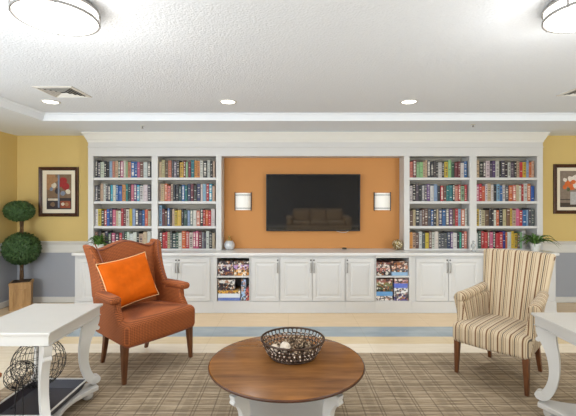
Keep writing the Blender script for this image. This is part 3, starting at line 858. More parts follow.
# ------------------------------------------------------------------ upholstered chairs
def taper_leg(bm, x, y, z1, top, bot, dx=0, dy=0, z0=0.0, curve=0.0):
    rs = []
    for i in range(6):
        s = i / 5; z = z1 + (z0 - z1) * s; h = (top + (bot - top) * s) / 2
        cx = x + dx * (s ** (1 + curve)); cy = y + dy * (s ** (1 + curve))
        rs.append([(cx - h, cy - h, z), (cx + h, cy - h, z), (cx + h, cy + h, z), (cx - h, cy + h, z)])
    rings(bm, rs)

# orange wing chair : local frame, front = -Y
ch = thing('wing_chair', 'rust orange wingback armchair with dark wooden legs, left of coffee table', 'chair', (-1.455, 3.845, RZ), math.radians(54))
def P(name, bm, mat, smooth=True, parent=ch, **kw): return mesh_obj(name, bm, mat, parent, smooth=smooth, world=False, **kw)
def seat_fn(p):
    t_ = (p.y + .36) / .66        # 0 front .. 1 back
    p.x *= 1.0 - .20 * t_
    top = max(0, (p.z - .36) / .17)
    p.z += .018 * top * (1 - (p.x / .4) ** 2) - .02 * top * t_
    p.y -= .02 * (1 - (p.x / .38) ** 2) * (1 - t_)
    return p
bm = NB(); rbox(bm, -.405, .395, -.36, .30, .31, .545, .06, (10, 8, 3), seat_fn); P('seat', bm, M['orange'])
def back_y(z): return .15 + .16 * ((z - .45) / .75)
def top_z(x):
    a = abs(x) / .36
    return 1.165 + .035 * math.cos(a * PI * 1.15) * (1 if a < 1.0 else 1) + (.05 * max(0, (a - .78) / .22) ** 1.5)
def back_fn(p):
    s = (p.z - .45) / .70
    w = .29 + .06 * max(0, s) ** 1.2
    x = p.x / .33 * w
    y = p.y + back_y(p.z) + .02 * (1 - (x / .36) ** 2) * math.sin(max(0, min(1, s)) * PI) * -1
    z = p.z
    z = .45 + (z - .45) * (top_z(x) - .45) / .70 if s > 0 else z
    return (x, y, z)
bm = NB(); rbox(bm, -.33, .33, 0, .10, .40, 1.15, .035, (14, 2, 12), back_fn); P('backrest', bm, M['orange'])
# wings + arm side panels
for s in (-1, 1):
    def wing_fn(p, s=s):
        q = (p.z - .72) / .46
        q = max(0, min(1.05, q))
        v = (p.y - 0) / .2      # 0 front .. 1 rear
        yr = back_y(p.z) + .10
        yf = .04 + .22 * q ** .8
        x = .335 + .045 * q - .05 * math.sin(q * PI) * .4
        z = p.z
        z += .045 * q ** 3 * v * 0 + (top_z(.36) - 1.18) * (q ** 2)
        return (s * (x + p.x), yf + (yr - yf) * v, z + .012 * v * q)
    bm = NB(); rbox(bm, -.032, .032, 0, .2, .66, 1.17, .028, (1, 4, 12), wing_fn); P('wing', bm, M['orange'])
    # side panel below the arm
    def side_fn(p, s=s):
        tt = (p.y + .17) / .46
        inset = .055 * tt * (1 - max(0, min(1, (p.z - .4) / .3)) * .55)
        return (s * (.355 + p.x - inset), p.y - .09 * max(0, min(1, (.62 - p.z) / .12)) * (1 - tt), p.z)
    bm = NB(); rbox(bm, -.035, .035, -.17, .29, .33, .70, .028, (1, 6, 5), side_fn); P('arm_panel', bm, M['orange'])
    # arm pad
    def pad_fn(p, s=s):
        tt = (p.y + .21) / .34
        return (s * ((.375 if s > 0 else .40) + p.x * (1.0 + .15 * (1 - tt)) - .03 * tt), p.y, p.z - .012 * (1 - tt) ** 2)
    bm = NB(); rbox(bm, -.05, .05, -.215, .14, .695, .765, .032, (2, 6, 2), pad_fn); P('armrest', bm, M['orange'])
# piping along the top of the back
bm = NB(); pts = []
for i in range(33):
    x = -.35 + .70 * i / 32; s = 1
    pts.append((x, back_y(top_z(x)) - .004, top_z(x) - .012))
tube(bm, pts, .0065, 6); P('piping', bm, M['orange_piping'])
for s in (-1, 1):
    bm = NB(); tube(bm, [(s * (.335 + .045 * q - .02 * math.sin(q * PI) - .03), .032 + .22 * max(0, q) ** .8, .77 + q * .42) for q in [i / 8 for i in range(9)]], .006, 6); P('piping', bm, M['orange_piping'])
bm = NB(); tube(bm, [(-.385, -.27, .332), (-.386, -.30, .33), (-.372, -.332, .33), (-.345, -.347, .33), (-.2, -.360, .33), (0, -.366, .33), (.2, -.360, .33), (.335, -.347, .33), (.362, -.332, .33), (.376, -.30, .33), (.375, -.27, .332)], .006, 6)
P('piping', bm, M['orange_piping'])
for (x, y, dx, dy, top) in ((-.365, -.285, -.012, -.012, .058), (.345, -.285, .012, -.012, .058), (-.245, .24, 0, .07, .05), (.245, .24, 0, .07, .05)):
    bm = NB(); taper_leg(bm, x, y, .34, top, .032, dx, dy, curve=.6 if y > 0 else 0); P('leg', bm, M['leg_wood'], smooth=False, bevel=.004)
WM_CH = wm(ch)

# pillow resting on the seat of the orange chair, leaning on the back
def pillow_mesh(w, h, t_):
    bm = NB(); n = 18; V = {}
    for side in (-1, 1):
        for i in range(n + 1):
            for j in range(n + 1):
                u = -1 + 2 * i / n; v = -1 + 2 * j / n
                edge = (i in (0, n)) or (j in (0, n))
                if edge and side == 1: V[(side, i, j)] = V[(-1, i, j)]; continue
                d = (1 - u ** 4) ** .55 * (1 - v ** 4) ** .55 if not edge else 0
                pin = 1 - .07 * (1 - abs(u) ** 2) * abs(v) ** 6; pin2 = 1 - .07 * (1 - abs(v) ** 2) * abs(u) ** 6
                wr = .010 * math.sin(u * 7 + v * 4) * (d) + .008 * math.sin(v * 9 - u * 3) * d
                V[(side, i, j)] = bm.verts.new((u * w / 2 * pin2, side * (t_ / 2 * d + wr * .5) , v * h / 2 * pin))
    for side in (-1, 1):
        for i in range(n):
            for j in range(n):
                bm.faces.new((V[(side, i, j)], V[(side, i + 1, j)], V[(side, i + 1, j + 1)], V[(side, i, j + 1)]))
    return bm
pl = thing('throw_pillow', 'bright orange square velvet pillow leaning in the rust wing chair', 'pillow', (0, 0, 0))
lp = Vector((-.09, .095, .82))
mw_ = WM_CH @ Matrix.Translation(lp) @ Matrix.Rotation(math.radians(-20), 4, 'X') @ Matrix.Rotation(math.radians(-7), 4, 'Y')
pl.matrix_world = mw_; pl.rotation_mode = 'XYZ'
mesh_obj('cushion_cover', pillow_mesh(.54, .47, .15), M['pillow'], pl, smooth=True, world=False)
bm = NB(); e = .27; hh = .235; pts = []
for k in range(4):
    for i in range(8):
        s = -1 + 2 * i / 8
        f = 1 - .07 * (1 - s * s)
        pts.append({0: (s * e, 0, -hh * f), 1: (e * f, 0, s * hh), 2: (-s * e, 0, hh * f), 3: (-e * f, 0, -s * hh)}[k])
tube(bm, pts, .005, 6, closed=True); mesh_obj('piping', bm, M['pillow_edge'], pl, smooth=True, world=False)

# striped armchair
c2 = thing('striped_armchair', 'beige and brown striped upholstered armchair with wooden legs, on the right', 'chair', (2.0, 3.585, RZ), math.radians(-48.5))
def P2(name, bm, mat, smooth=True, **kw): return mesh_obj(name, bm, mat, c2, smooth=smooth, world=False, **kw)
def seat2(p):
    t_ = (p.y + .36) / .66
    p.x *= 1.0 - .16 * t_
    top = max(0, (p.z - .34) / .16)
    p.z += .025 * top * (1 - (p.x / .35) ** 2) * (1 - (2 * t_ - 1) ** 2 * .6)
    p.y -= .03 * (1 - (p.x / .33) ** 2) * (1 - t_)
    return p
bm = NB(); rbox(bm, -.325, .325, -.345, .29, .30, .475, .045, (10, 8, 3), seat2); P2('seat', bm, M['stripe_x'])
def back2(p):
    s = max(0, (p.z - .42) / .69)
    w = .245 + .075 * s
    return (p.x / .3 * w, p.y + .165 + .20 * s ** 1.1 - .012 * (1 - (p.x / .3) ** 2), p.z + .012 * s * (1 - (p.x / .3) ** 2))
bm = NB(); rbox(bm, -.3, .3, 0, .11, .40, 1.105, .03, (10, 2, 12), back2); P2('backrest', bm, M['stripe_back'])
for s in (-1, 1):
    def arm_side(p, s=s):
        tt = (p.y + .28) / .5      # 0 front 1 back
        zz = (p.z - .31) / .36
        fr = (1 - tt)
        # concave front edge sweeping back as it rises
        y = p.y + .105 * fr * math.sin(max(0, min(1, zz * 1.35)) * PI * .5)
        x = .275 + p.x - .04 * tt + .05 * max(0, zz) ** 2 * fr
        return (s * x, y, p.z)
    bm = NB(); rbox(bm, -.045, .045, -.315, .26, .30, .70, .03, (1, 6, 6), arm_side); P2('arm_panel', bm, [M['stripe_y'], M['stripe_x']], front=True)
    # rolled arm
    bm = NB(); rs = []
    N = 12
    for i in range(N + 1):
        u = i / N; y = -.20 + .45 * u; z = .685 + .055 * u ** 1.6; x = .315 - .05 * u
        R = .056 - .014 * u
        cap = 1.0 if 0 < i else .82
        rs.append([(s * (x + R * cap * 1.05 * math.cos(2 * PI * k / 14)), y, z + R * cap * .95 * math.sin(2 * PI * k / 14)) for k in range(14)])
    rs.insert(0, [(s * (.315 + .03 * math.cos(2 * PI * k / 14)), -.208, .685 + .03 * math.sin(2 * PI * k / 14)) for k in range(14)])
    rings(bm, rs); P2('armrest', bm, [M['stripe_y'], M['stripe_x']], front=True)
    bm = NB()
    for k in range(16):
        z_ = .34 + k * .018; zz = (z_ - .31) / .36; yy = -.315 + .105 * math.sin(min(1, zz * 1.35) * PI * .5)
        for e_ in (-.030, .030): ball(bm, (s * (.275 + .05 * zz ** 2 + e_), yy + .004, z_), .0032, 6, 4)
    nt = P2('nailhead_trim', bm, M['nail']); nt['kind'] = 'stuff'
for (x, y, dx, dy, top) in ((-.285, -.295, -.008, -.0, .05), (.285, -.295, .008, -.0, .05), (-.215, .24, -.01, .07, .045), (.215, .24, .01, .07, .045)):
    bm = NB(); taper_leg(bm, x, y, .315, top, .03, dx, dy, curve=.5 if y > 0 else 0); P2('leg', bm, M['leg_wood'], smooth=False, bevel=.004)

# ------------------------------------------------------------------ scroll-legged tables
def spline(pts, n=6):
    out = []
    for i in range(len(pts) - 1):
        p0 = pts[max(i - 1, 0)]; p1 = pts[i]; p2 = pts[i + 1]; p3 = pts[min(i + 2, len(pts) - 1)]
        for k in range(n):
            t_ = k / n
            out.append(tuple(.5 * ((2 * b) + (-a + c) * t_ + (2 * a - 5 * b + 4 * c - d) * t_ ** 2 + (-a + 3 * b - 3 * c + d) * t_ ** 3) for a, b, c, d in zip(p0, p1, p2, p3)))
    out.append(tuple(pts[-1])); return out
def scroll_leg(bm, ox, oy, ang, z0, z1, th, su=1.0):
    """curved scroll leg in the vertical plane of direction ang; u=0 at (ox,oy)"""
    H = z1 - z0
    C_ = [(0, 1.0, .13), (-.004, .93, .125), (-.018, .82, .10), (-.040, .68, .08), (-.052, .52, .068), (-.050, .36, .062), (-.032, .22, .064), (-.006, .12, .066), (.02, .07, .06), (.04, .055, .045)]
    cl = [(u * su, z0 + v * H, w * su) for u, v, w in C_]
    sp = spline(cl, 5)
    L, R_ = [], []
    for i, (u, z, w) in enumerate(sp):
        a = sp[max(0, i - 1)]; b = sp[min(len(sp) - 1, i + 1)]
        tx_, tz_ = b[0] - a[0], b[1] - a[1]; l = math.hypot(tx_, tz_) or 1
        nx, nz = -tz_ / l, tx_ / l
        L.append((u + nx * w / 2, min(z1, max(z0, z + nz * w / 2)))); R_.append((u - nx * w / 2, min(z1, max(z0, z - nz * w / 2))))
    ca, sa = math.cos(ang), math.sin(ang)
    mp = lambda u, v, t_: (ox + ca * u - sa * t_, oy + sa * u + ca * t_, v)
    n = len(L); F = []
    for sgn in (-1, 1):
        F.append([[bm.verts.new(mp(*p, sgn * th / 2)) for p in L], [bm.verts.new(mp(*p, sgn * th / 2)) for p in R_]])
    for i in range(n - 1):
        for f in F: bm.faces.new((f[0][i], f[0][i + 1], f[1][i + 1], f[1][i]))
        for k in (0, 1): bm.faces.new((F[0][k][i], F[0][k][i + 1], F[1][k][i + 1], F[1][k][i]))
    for i in (0, n - 1): bm.faces.new((F[0][0][i], F[0][1][i], F[1][1][i], F[1][0][i]))
    # volutes
    for (u, v, r, x) in ((.038 * su, z0 + .045 * su, .032 * su, 1.2), (.048 * su, z1 - .17 * H, .017 * su, .9)):
        poly = [(u + r * math.cos(2 * PI * k / 16), v + r * math.sin(2 * PI * k / 16)) for k in range(16)]
        prism(bm, poly, mp, -th / 2 * x, th / 2 * x)
def concave_plate(bm, pts_corner, depth, z0, z1, clip=.05):
    """four corners (ccw); sides bowed inwards"""
    poly = []
    n = len(pts_corner); cx = sum(p[0] for p in pts_corner) / n; cy = sum(p[1] for p in pts_corner) / n
    for i in range(n):
        a = Vector(pts_corner[i]); b = Vector(pts_corner[(i + 1) % n]); e_ = (b - a).normalized(); inn = (Vector((cx, cy)) - (a + b) / 2).normalized()
        L_ = (b - a).length
        for k in range(13):
            s = k / 12; q = clip + (L_ - 2 * clip) * s
            poly.append(tuple(a + e_ * q + inn * depth * math.sin(s * PI)))
    prism(bm, poly, lambda u, v, t_: (u, v, t_), z0, z1)
def console(x0, x1, y0, y1, label, H=.75):
    cx, cy = (x0 + x1) / 2, (y0 + y1) / 2; w, d = (x1 - x0) / 2, (y1 - y0) / 2
    t = thing('side_table', label, 'table', (cx, cy, RZ), group='white scroll-legged side tables')
    H += .013 - RZ
    bm = NB()
    box(bm, -w, w, -d, d, H - .017, H); 
    mesh_obj('tabletop', bm, M['table_white'], t, world=False, bevel=.003, seg=2)
    bm = NB(); i = .018
    for (i, za, zb) in ((.010, H - .026, H - .0172), (.018, H - .085, H - .026), (.012, H - .092, H - .085)):
        rs = [[(-w + i, -d + i, za), (w - i, -d + i, za), (w - i, d - i, za), (-w + i, d - i, za)], [(-w + i, -d + i, zb), (w - i, -d + i, zb), (w - i, d - i, zb), (-w + i, d - i, zb)]]
        rings(bm, rs)
    mesh_obj('apron', bm, M['table_white'], t, world=False, bevel=.002)
    for sx in (-1, 1):
        for sy in (-1, 1):
            bm = NB(); scroll_leg(bm, sx * (w - .07), sy * (d - .07), math.atan2(sy, sx), .105, H - .0925, .05)
            mesh_obj('leg', bm, M['table_white'], t, world=False, bevel=.004)
            bm = NB(); lathe(bm, [(.02, 0), (.036, .012), (.042, .035), (.034, .058), (.024, .07)], (sx * (w - .085), sy * (d - .085), .0), 20); mesh_obj('foot', bm, M['table_white'], t, smooth=True, world=False)
    bm = NB(); ww, dd = w - .0, d - .0
    concave_plate(bm, [(-ww, -dd), (ww, -dd), (ww, dd), (-ww, dd)], .09, .07, .104, .075)
    mesh_obj('lower_shelf', bm, M['table_white'], t, world=False, bevel=.006, seg=3)
    return t
console(-2.115, -1.54, 2.48, 3.20, 'white scroll-legged side table at left, holding wire ornaments underneath')
console(1.86, 2.44, 2.20, 2.94, 'white scroll-legged side table at right, in front of the striped chair')

# coffee table
TCX, TCY, TR, TZ = -.01, 2.693, .541, .497
t = thing('coffee_table', 'round brown wooden coffee table with white scroll legs in the centre', 'table', (TCX, TCY, RZ))
H = TZ - RZ
bm = NB(); lathe(bm, [(TR - .03, H - .028), (TR - .012, H - .024), (TR - .003, H - .016), (TR, H - .008), (TR - .004, H - .002)], seg=96, mat=0)
for f in bm.faces: f.material_index = 1
lathe(bm, [(TR - .0042, H - .0021), (TR - .012, H), (.0005, H)], seg=96, mat=0)
mesh_obj('tabletop', bm, [M['table_wood'], M['table_edge']], t, smooth=True, world=False)
bm = NB(); lathe(bm, [(TR - .19, H - .075), (TR - .17, H - .07), (TR - .17, H - .03), (TR - .14, H - .0285)], seg=64); mesh_obj('apron', bm, M['table_white'], t, smooth=False, world=False)
for k in range(4):
    a = PI / 4 + k * PI / 2
    bm = NB(); scroll_leg(bm, .42 * math.cos(a), .42 * math.sin(a), a, .105, H - .0755, .05, .85); mesh_obj('leg', bm, M['table_white'], t, world=False, bevel=.004)
    bm = NB(); lathe(bm, [(.02, 0), (.036, .012), (.042, .035), (.034, .058), (.024, .07)], (.39 * math.cos(a), .39 * math.sin(a), .0), 20); mesh_obj('foot', bm, M['table_white'], t, smooth=True, world=False)
bm = NB(); q = .36
concave_plate(bm, [(-q, -q), (q, -q), (q, q), (-q, q)], .10, .07, .104, .06)
mesh_obj('lower_shelf', bm, M['table_white'], t, world=False, bevel=.006, seg=3)

# openwork bowl with decorative balls
BXc, BYc = .034, 2.775
bw = thing('openwork_bowl', 'dark brown openwork bowl of woven rings on the wooden coffee table', 'bowl', (BXc, BYc, TZ + .001))
def bowl_r(z): return .145 + .082 * (z / .13) ** .6
m = NT('bronze_wire'); n = m.noise(m.coords(), 40, 3); m.color(m.mix(n, lin((34, 22, 16)), lin((84, 62, 46)))); m.set(Roughness=.35, Metallic=.4); M['bronze'] = m.m
m = NT('shell_chip'); n = m.noise(m.coords(), 60, 3); m.color(m.ramp(n, [(.4, lin((120, 96, 78))), (.6, lin((216, 200, 184)))])); m.set(Roughness=.3); M['shell'] = m.m
bm = NB()
for z, r in ((.128, .0075), (.0075, .006), (.066, .004)):
    tube(bm, [(bowl_r(z) * math.cos(2 * PI * i / 64), bowl_r(z) * math.sin(2 * PI * i / 64), z) for i in range(64)], r, 8, closed=True)
mesh_obj('rim', bm, M['bronze'], bw, smooth=True, world=False)
bm = NB()
for row, (zc_, rr_) in enumerate(((.022, .0155), (.050, .0175), (.080, .0185), (.109, .0185))):
    R = bowl_r(zc_); nn = int(2 * PI * R / (rr_ * 1.85))
    sl = .085 * .6 / .13 * max(.05, zc_ / .13) ** -.4
    for k in range(nn):
        a = 2 * PI * (k + .5 * (row % 2)) / nn
        er = Vector((math.cos(a), math.sin(a), 0)); et = Vector((-math.sin(a), math.cos(a), 0)); eu = (Vector((0, 0, 1)) + er * sl).normalized()
        c_ = er * R + Vector((0, 0, zc_))
        tube(bm, [c_ + et * rr_ * math.cos(2 * PI * i / 10) + eu * rr_ * math.sin(2 * PI * i / 10) for i in range(10)], .0032, 5, closed=True)
mesh_obj('ring_lattice', bm, M['bronze'], bw, smooth=True, world=False)
bm = NB()
for row, zc_ in enumerate((.036, .066, .095)):
    R = bowl_r(zc_) - .001; nn = 38
    for k in range(nn):
        a = 2 * PI * k / nn + row * .3 + random.uniform(-.03, .03); c_ = Vector((R * math.cos(a), R * math.sin(a), zc_)); rbv = random.uniform(.005, .009)
        bmesh.ops.create_icosphere(bm, subdivisions=1, radius=rbv, matrix=Matrix.Translation(c_))
sc_ = mesh_obj('shell_chips', bm, M['shell'], bw, smooth=True, world=False); sc_['kind'] = 'stuff'
bm = NB(); lathe(bm, [(.15, .001), (.15, .005), (.001, .005)], seg=40); mesh_obj('base', bm, M['bronze'], bw, world=False)
m = NT('cream_ball'); n = m.noise(m.coords(), 50, 3); m.color(m.mix(n, lin((196, 178, 158)), lin((240, 228, 214)))); m.set(Roughness=.7); m.bump(n, .5, .004); M['cream_ball'] = m.m
m = NT('twig_ball'); n = m.noise(m.coords(), 55, 4); m.color(m.ramp(n, [(.38, lin((52, 38, 28))), (.52, lin((124, 98, 72))), (.62, lin((196, 176, 150)))])); m.set(Roughness=.8); m.bump(n, .8, .006); M['twig_ball'] = m.m
def deco(x, y, z, r, kind, label):
    bm = NB(); ball(bm, (0, 0, 0), r * .93, 20, 14)
    if kind == 'twig':
        for k in range(14):
            ax = Vector((random.uniform(-1, 1), random.uniform(-1, 1), random.uniform(-1, 1))).normalized(); a = ax.orthogonal().normalized(); b = ax.cross(a)
            tube(bm, [a * r * .96 * math.cos(2 * PI * i / 18) + b * r * .96 * math.sin(2 * PI * i / 18) for i in range(18)], .0028, 5, closed=True)
    else:
        for k in range(5):
            z_ = r * (-.8 + .4 * k) ; rr = math.sqrt(max(0, (r * .95) ** 2 - z_ * z_))
            tube(bm, [(rr * math.cos(2 * PI * i / 20), rr * math.sin(2 * PI * i / 20), z_) for i in range(20)], .002, 5, closed=True)
    o = mesh_obj('decorative_ball', bm, M['cream_ball' if kind == 'cream' else 'twig_ball'], smooth=True)
    o.location = (BXc + x, BYc + y, TZ + .008 + z); o.rotation_euler = (random.random(), random.random(), random.random())
    tag(o, label, 'ornament', 'decorative balls in the bowl')
TW_L = ['brown twig ball at the left side of the bowl', 'brown twig ball at the far left of the pile', 'brown twig ball at the back of the bowl', 'brown twig ball at the back right of the bowl', 'brown twig ball at the right side of the bowl',
        'brown twig ball at the front right of the bowl', 'brown twig ball at the front of the bowl', 'brown twig ball low in the bowl centre']
for (x, y, r, l) in ((-.115, .06, .036, TW_L[1]), (-.045, .115, .037, TW_L[2]), (.045, .115, .036, TW_L[3]), (.115, .055, .038, TW_L[4]), (.11, -.045, .036, TW_L[5]), (.025, -.105, .036, TW_L[6]), (.01, .02, .038, TW_L[7])):
    deco(x, y, r, r, 'twig', l)
deco(.045, -.02, .088, .033, 'twig', 'brown twig ball resting on top of the pile, right of the cream balls')
deco(.065, .05, .095, .030, 'twig', 'brown twig ball on top of the pile at the back right')
deco(.0, .085, .085, .03, 'twig', 'small brown twig ball on top of the pile at the back')
deco(-.055, -.045, .072, .038, 'cream', 'larger cream white ball in the front of the bowl')
deco(-.13, -.03, .052, .034, 'cream', 'smaller cream white ball at the left edge of the bowl')

# ------------------------------------------------------------------ things under the left table
sx, sy = -1.83, 2.80
ZSH = RZ + .105
# dark shallow box on the lower shelf
t = thing('storage_tray', 'dark shallow tray with a pale rim on the left table lower shelf', 'tray', (-1.835, 2.84, ZSH))
bm = NB(); a, b = .215, .275
rs = [[(-a * k, -b * k, z), (a * k, -b * k, z), (a * k, b * k, z), (-a * k, b * k, z)] for k, z in ((.86, 0.0), (1.0, .06), (.975, .06), (.84, .008))]
rings(bm, rs); m = plain('slate_dark', (44, 42, 50), .5, var=.15); mesh_obj('body', bm, m, t, world=False)
bm = NB(); rs = [[(-a - i, -b - i, z), (a + i, -b - i, z), (a + i, b + i, z), (-a - i, b + i, z)] for i, z in ((-.010, .0605), (.004, .0605), (.004, .066), (-.010, .066))]
rings(bm, rs, closed=True); mesh_obj('rim', bm, M['table_white'], t, world=False)
def wire_globe(cx, cy, r, zc_, label, band, legs, tilt=0.0, nm=13, npar=11):
    t = thing('wire_globe', label, 'ornament', (cx, cy, ZSH + .0095))
    z0 = zc_ - (ZSH + .0095)
    bm = NB(); R3 = Matrix.Rotation(tilt, 3, 'Y')
    for k in range(nm):
        a = PI * k / nm
        pts = [R3 @ Vector((r * math.cos(a) * math.sin(2 * PI * i / 40), r * math.sin(a) * math.sin(2 * PI * i / 40), r * math.cos(2 * PI * i / 40))) + Vector((0, 0, z0)) for i in range(40)]
        tube(bm, pts, .0018, 5, closed=True)
    for k in range(1, npar):
        ph = PI * k / npar; rr = r * math.sin(ph)
        pts = [R3 @ Vector((rr * math.cos(2 * PI * i / 40), rr * math.sin(2 * PI * i / 40), r * math.cos(ph))) + Vector((0, 0, z0)) for i in range(40)]
        tube(bm, pts, .0016, 5, closed=True)
    mesh_obj('wire_body', bm, M['blackwire'], t, smooth=True, world=False)
    if band:
        bm = NB(); tube(bm, [Vector((0, 0, z0 - r * .98)), Vector((0, 0, z0)), Vector((0, 0, z0 + r * .98))], .022, 12)
        mesh_obj('rattan_core', bm, M['rattan'], t, smooth=True, world=False)
    for (ax, ay) in legs:
        bm = NB(); tube(bm, [(ax * r * .35, ay * r * .35, z0 - r * .1), (ax * r * .75, ay * r * .6, z0 - r * .85), (ax * r * .85, ay * r * .8, .002), (ax * r * .98, ay * r * .98, .002)], .0035, 6)
        mesh_obj('leg', bm, M['blackwire'], t, smooth=True, world=False)
M['blackwire'] = plain('black_wire', (24, 22, 24), .4, metal=.5)
m = NT('woven_rattan'); s_ = m.sep(m.coords()); n = m.noise(m.mapping(m.coords(), (1, 1, 1)), 70, 3); m.color(m.ramp(n, [(.4, lin((50, 38, 28))), (.6, lin((150, 128, 98)))])); m.set(Roughness=.8); m.bump(n, .6, .004); M['rattan'] = m.m
dg = 2.86
wire_globe((39 - 288) / 384 * dg + .0, dg, .176, 1.6 - (361 - 202) / 384 * dg, 'larger black wire globe standing on thin legs under the left table', False, ((-.8, -.6), (.8, -.5), (0, .8)))
wire_globe(-1.80, 2.585, .095, .44, 'smaller tilted black wire globe at the left under the left table', False, ((-.35, -.2), (.35, -.2), (0, .35)), tilt=.5, nm=7, npar=7)

# low wooden stool at left edge
t = thing('wooden_stool', 'low orange-brown wooden stool at the left edge beside the side table', 'stool', (-2.37, 2.72, 0.0))
t.location.z = 0.0; WM[t.name] = Matrix.Translation((-2.37, 2.72, 0))
M['stool_wood'] = m_wood('orange_brown_wood', (150, 78, 36), (190, 110, 58), .45, (10, 10, 2))
bm = NB(); rbox(bm, -.2, .2, -.2, .2, .28, .315, .01, (2, 2, 1)); mesh_obj('seat', bm, M['stool_wood'], t, world=False)
for sx_ in (-1, 1):
    for sy_ in (-1, 1):
        bm = NB(); taper_leg(bm, sx_ * .165, sy_ * .165, .28, .045, .035, sx_ * .01, sy_ * .01, z0=.0086); mesh_obj('leg', bm, M['stool_wood'], t, world=False, bevel=.003)

# dark box under right table
t = thing('storage_box', 'dark box on the lower shelf of the right side table', 'box', (2.22, 2.57, ZSH))
bm = NB(); box(bm, -.12, .12, -.15, .15, 0, .20); mesh_obj('body', bm, m_wood('dark_box', (34, 26, 22), (52, 40, 34), .5), t, world=False, bevel=.004)
bm = NB(); box(bm, -.124, .124, -.154, .154, .2005, .225); mesh_obj('lid', bm, M['table_edge'], t, world=False, bevel=.004)

# ------------------------------------------------------------------ ceiling fixtures
def flush(x, y, label):
    t = thing('ceiling_light', label, 'ceiling lamp', (x, y, ZC), group='round flush ceiling lights')
    R = .218
    bm = NB(); lathe(bm, [(.17, -.001), (.205, -.003), (.212, -.02), (.17, -.022)], seg=48); mesh_obj('canopy', bm, M['metal'], t, smooth=False, world=False)
    bm = NB(); lathe(bm, [(R - .015, -.0225), (R - .004, -.03), (R - .002, -.075), (R - .012, -.095), (R - .06, -.108), (R - .14, -.114), (.001, -.116)], seg=64); mesh_obj('diffuser', bm, M['lamp'], t, smooth=True, world=False)
    for z in (-.03, -.085):
        bm = NB()
        rs = [[((R + i) * math.cos(2 * PI * k / 64), (R + i) * math.sin(2 * PI * k / 64), z + h) for k in range(64)] for i, h in ((-.0015, -.007), (.006, -.007), (.006, .007), (-.0015, .007))]
        rings(bm, rs, closed=True); mesh_obj('metal_band', bm, M['metal'], t, smooth=False, world=False)
    bm = NB()
    for k in range(4):
        a = PI / 4 * 0 + k * PI / 2 + .5; box(bm, R * math.cos(a) - .004 + .004 * math.cos(a), R * math.cos(a) + .004 + .004 * math.cos(a), R * math.sin(a) - .004 + .004 * math.sin(a), R * math.sin(a) + .004 + .004 * math.sin(a), -.095, -.02)
    mesh_obj('clip', bm, M['metal'], t, world=False)
flush(-1.33, 2.21, 'round flush ceiling light with metal bands at upper left')
flush(1.70, 2.17, 'round flush ceiling light with metal bands at upper right edge')
def downlight(x, y, label):
    t = thing('recessed_light', label, 'ceiling lamp', (x, y, ZC), group='row of recessed ceiling spotlights')
    bm = NB()
    rs = [[(r * math.cos(2 * PI * k / 32), r * math.sin(2 * PI * k / 32), z) for k in range(32)] for r, z in ((.10, -.0005), (.10, -.005), (.085, -.009), (.078, -.004), (.078, -.0005))]
    rings(bm, rs, closed=True); mesh_obj('trim_ring', bm, M['trim'], t, smooth=True, world=False)
    bm = NB(); lathe(bm, [(.0775, -.001), (.0775, -.0035), (.001, -.0035)], seg=32); mesh_obj('lens', bm, M['lamp_small'], t, world=False)
for x, l in ((-2.70, 'recessed spotlight beside the left ceiling vent'), (-.683, 'recessed spotlight left of centre in the rear ceiling row'), (1.377, 'recessed spotlight right of centre in the rear ceiling row')):
    downlight(x, 4.37, l)
def vent(x, y, s, label):
    t = thing('ceiling_vent', label, 'vent', (x, y, ZC), group='square ceiling air vents')
    bm = NB(); h = s / 2
    for (i, o_, z0, z1) in ((0, .03, -.008, -.0005),):
        rs = [[(-h + a, -h + a, z), (h - a, -h + a, z), (h - a, h - a, z), (-h + a, h - a, z)] for a, z in ((0, -.0005), (0, -.004), (.03, -.012), (.036, -.0005))]
        rings(bm, rs, closed=True)
    mesh_obj('frame', bm, M['trim'], t, world=False)
    bm = NB(); box(bm, -h + .034, h - .034, -h + .034, h - .034, -.0015, -.0005); mesh_obj('duct_opening', bm, plain('duct_dark', (30, 30, 32), .8), t, world=False)
    bm = NB()
    for k in range(4):
        a = .05 + k * .035
        rs = [[(-h + q, -h + q, z), (h - q, -h + q, z), (h - q, h - q, z), (-h + q, h - q, z)] for q, z in ((a, -.012), (a + .003, -.013), (a + .014, -.004), (a + .011, -.003))]
        rings(bm, rs, closed=True)
    mesh_obj('louvre', bm, M['trim'], t, world=False)
vent(-2.33, 3.98, .40, 'square white ceiling vent at left with dark slots')
vent(3.08, 3.93, .40, 'square white ceiling vent at the right edge')
def sprinkler(x, y, label):
    t = thing('sprinkler_head', label, 'sprinkler', (x, y, ZS), group='small ceiling sprinkler heads')
    bm = NB(); lathe(bm, [(.03, -.0005), (.03, -.006), (.012, -.01)], seg=20); mesh_obj('escutcheon', bm, M['trim'], t, world=False)
    bm = NB(); lathe(bm, [(.008, -.0105), (.008, -.03), (.016, -.032), (.016, -.036)], seg=12); mesh_obj('nozzle', bm, M['metal'], t, world=False)
sprinkler(-2.03, 5.35, 'small sprinkler head on the ceiling border at left')
sprinkler(2.53, 5.25, 'small sprinkler head on the ceiling border at right')

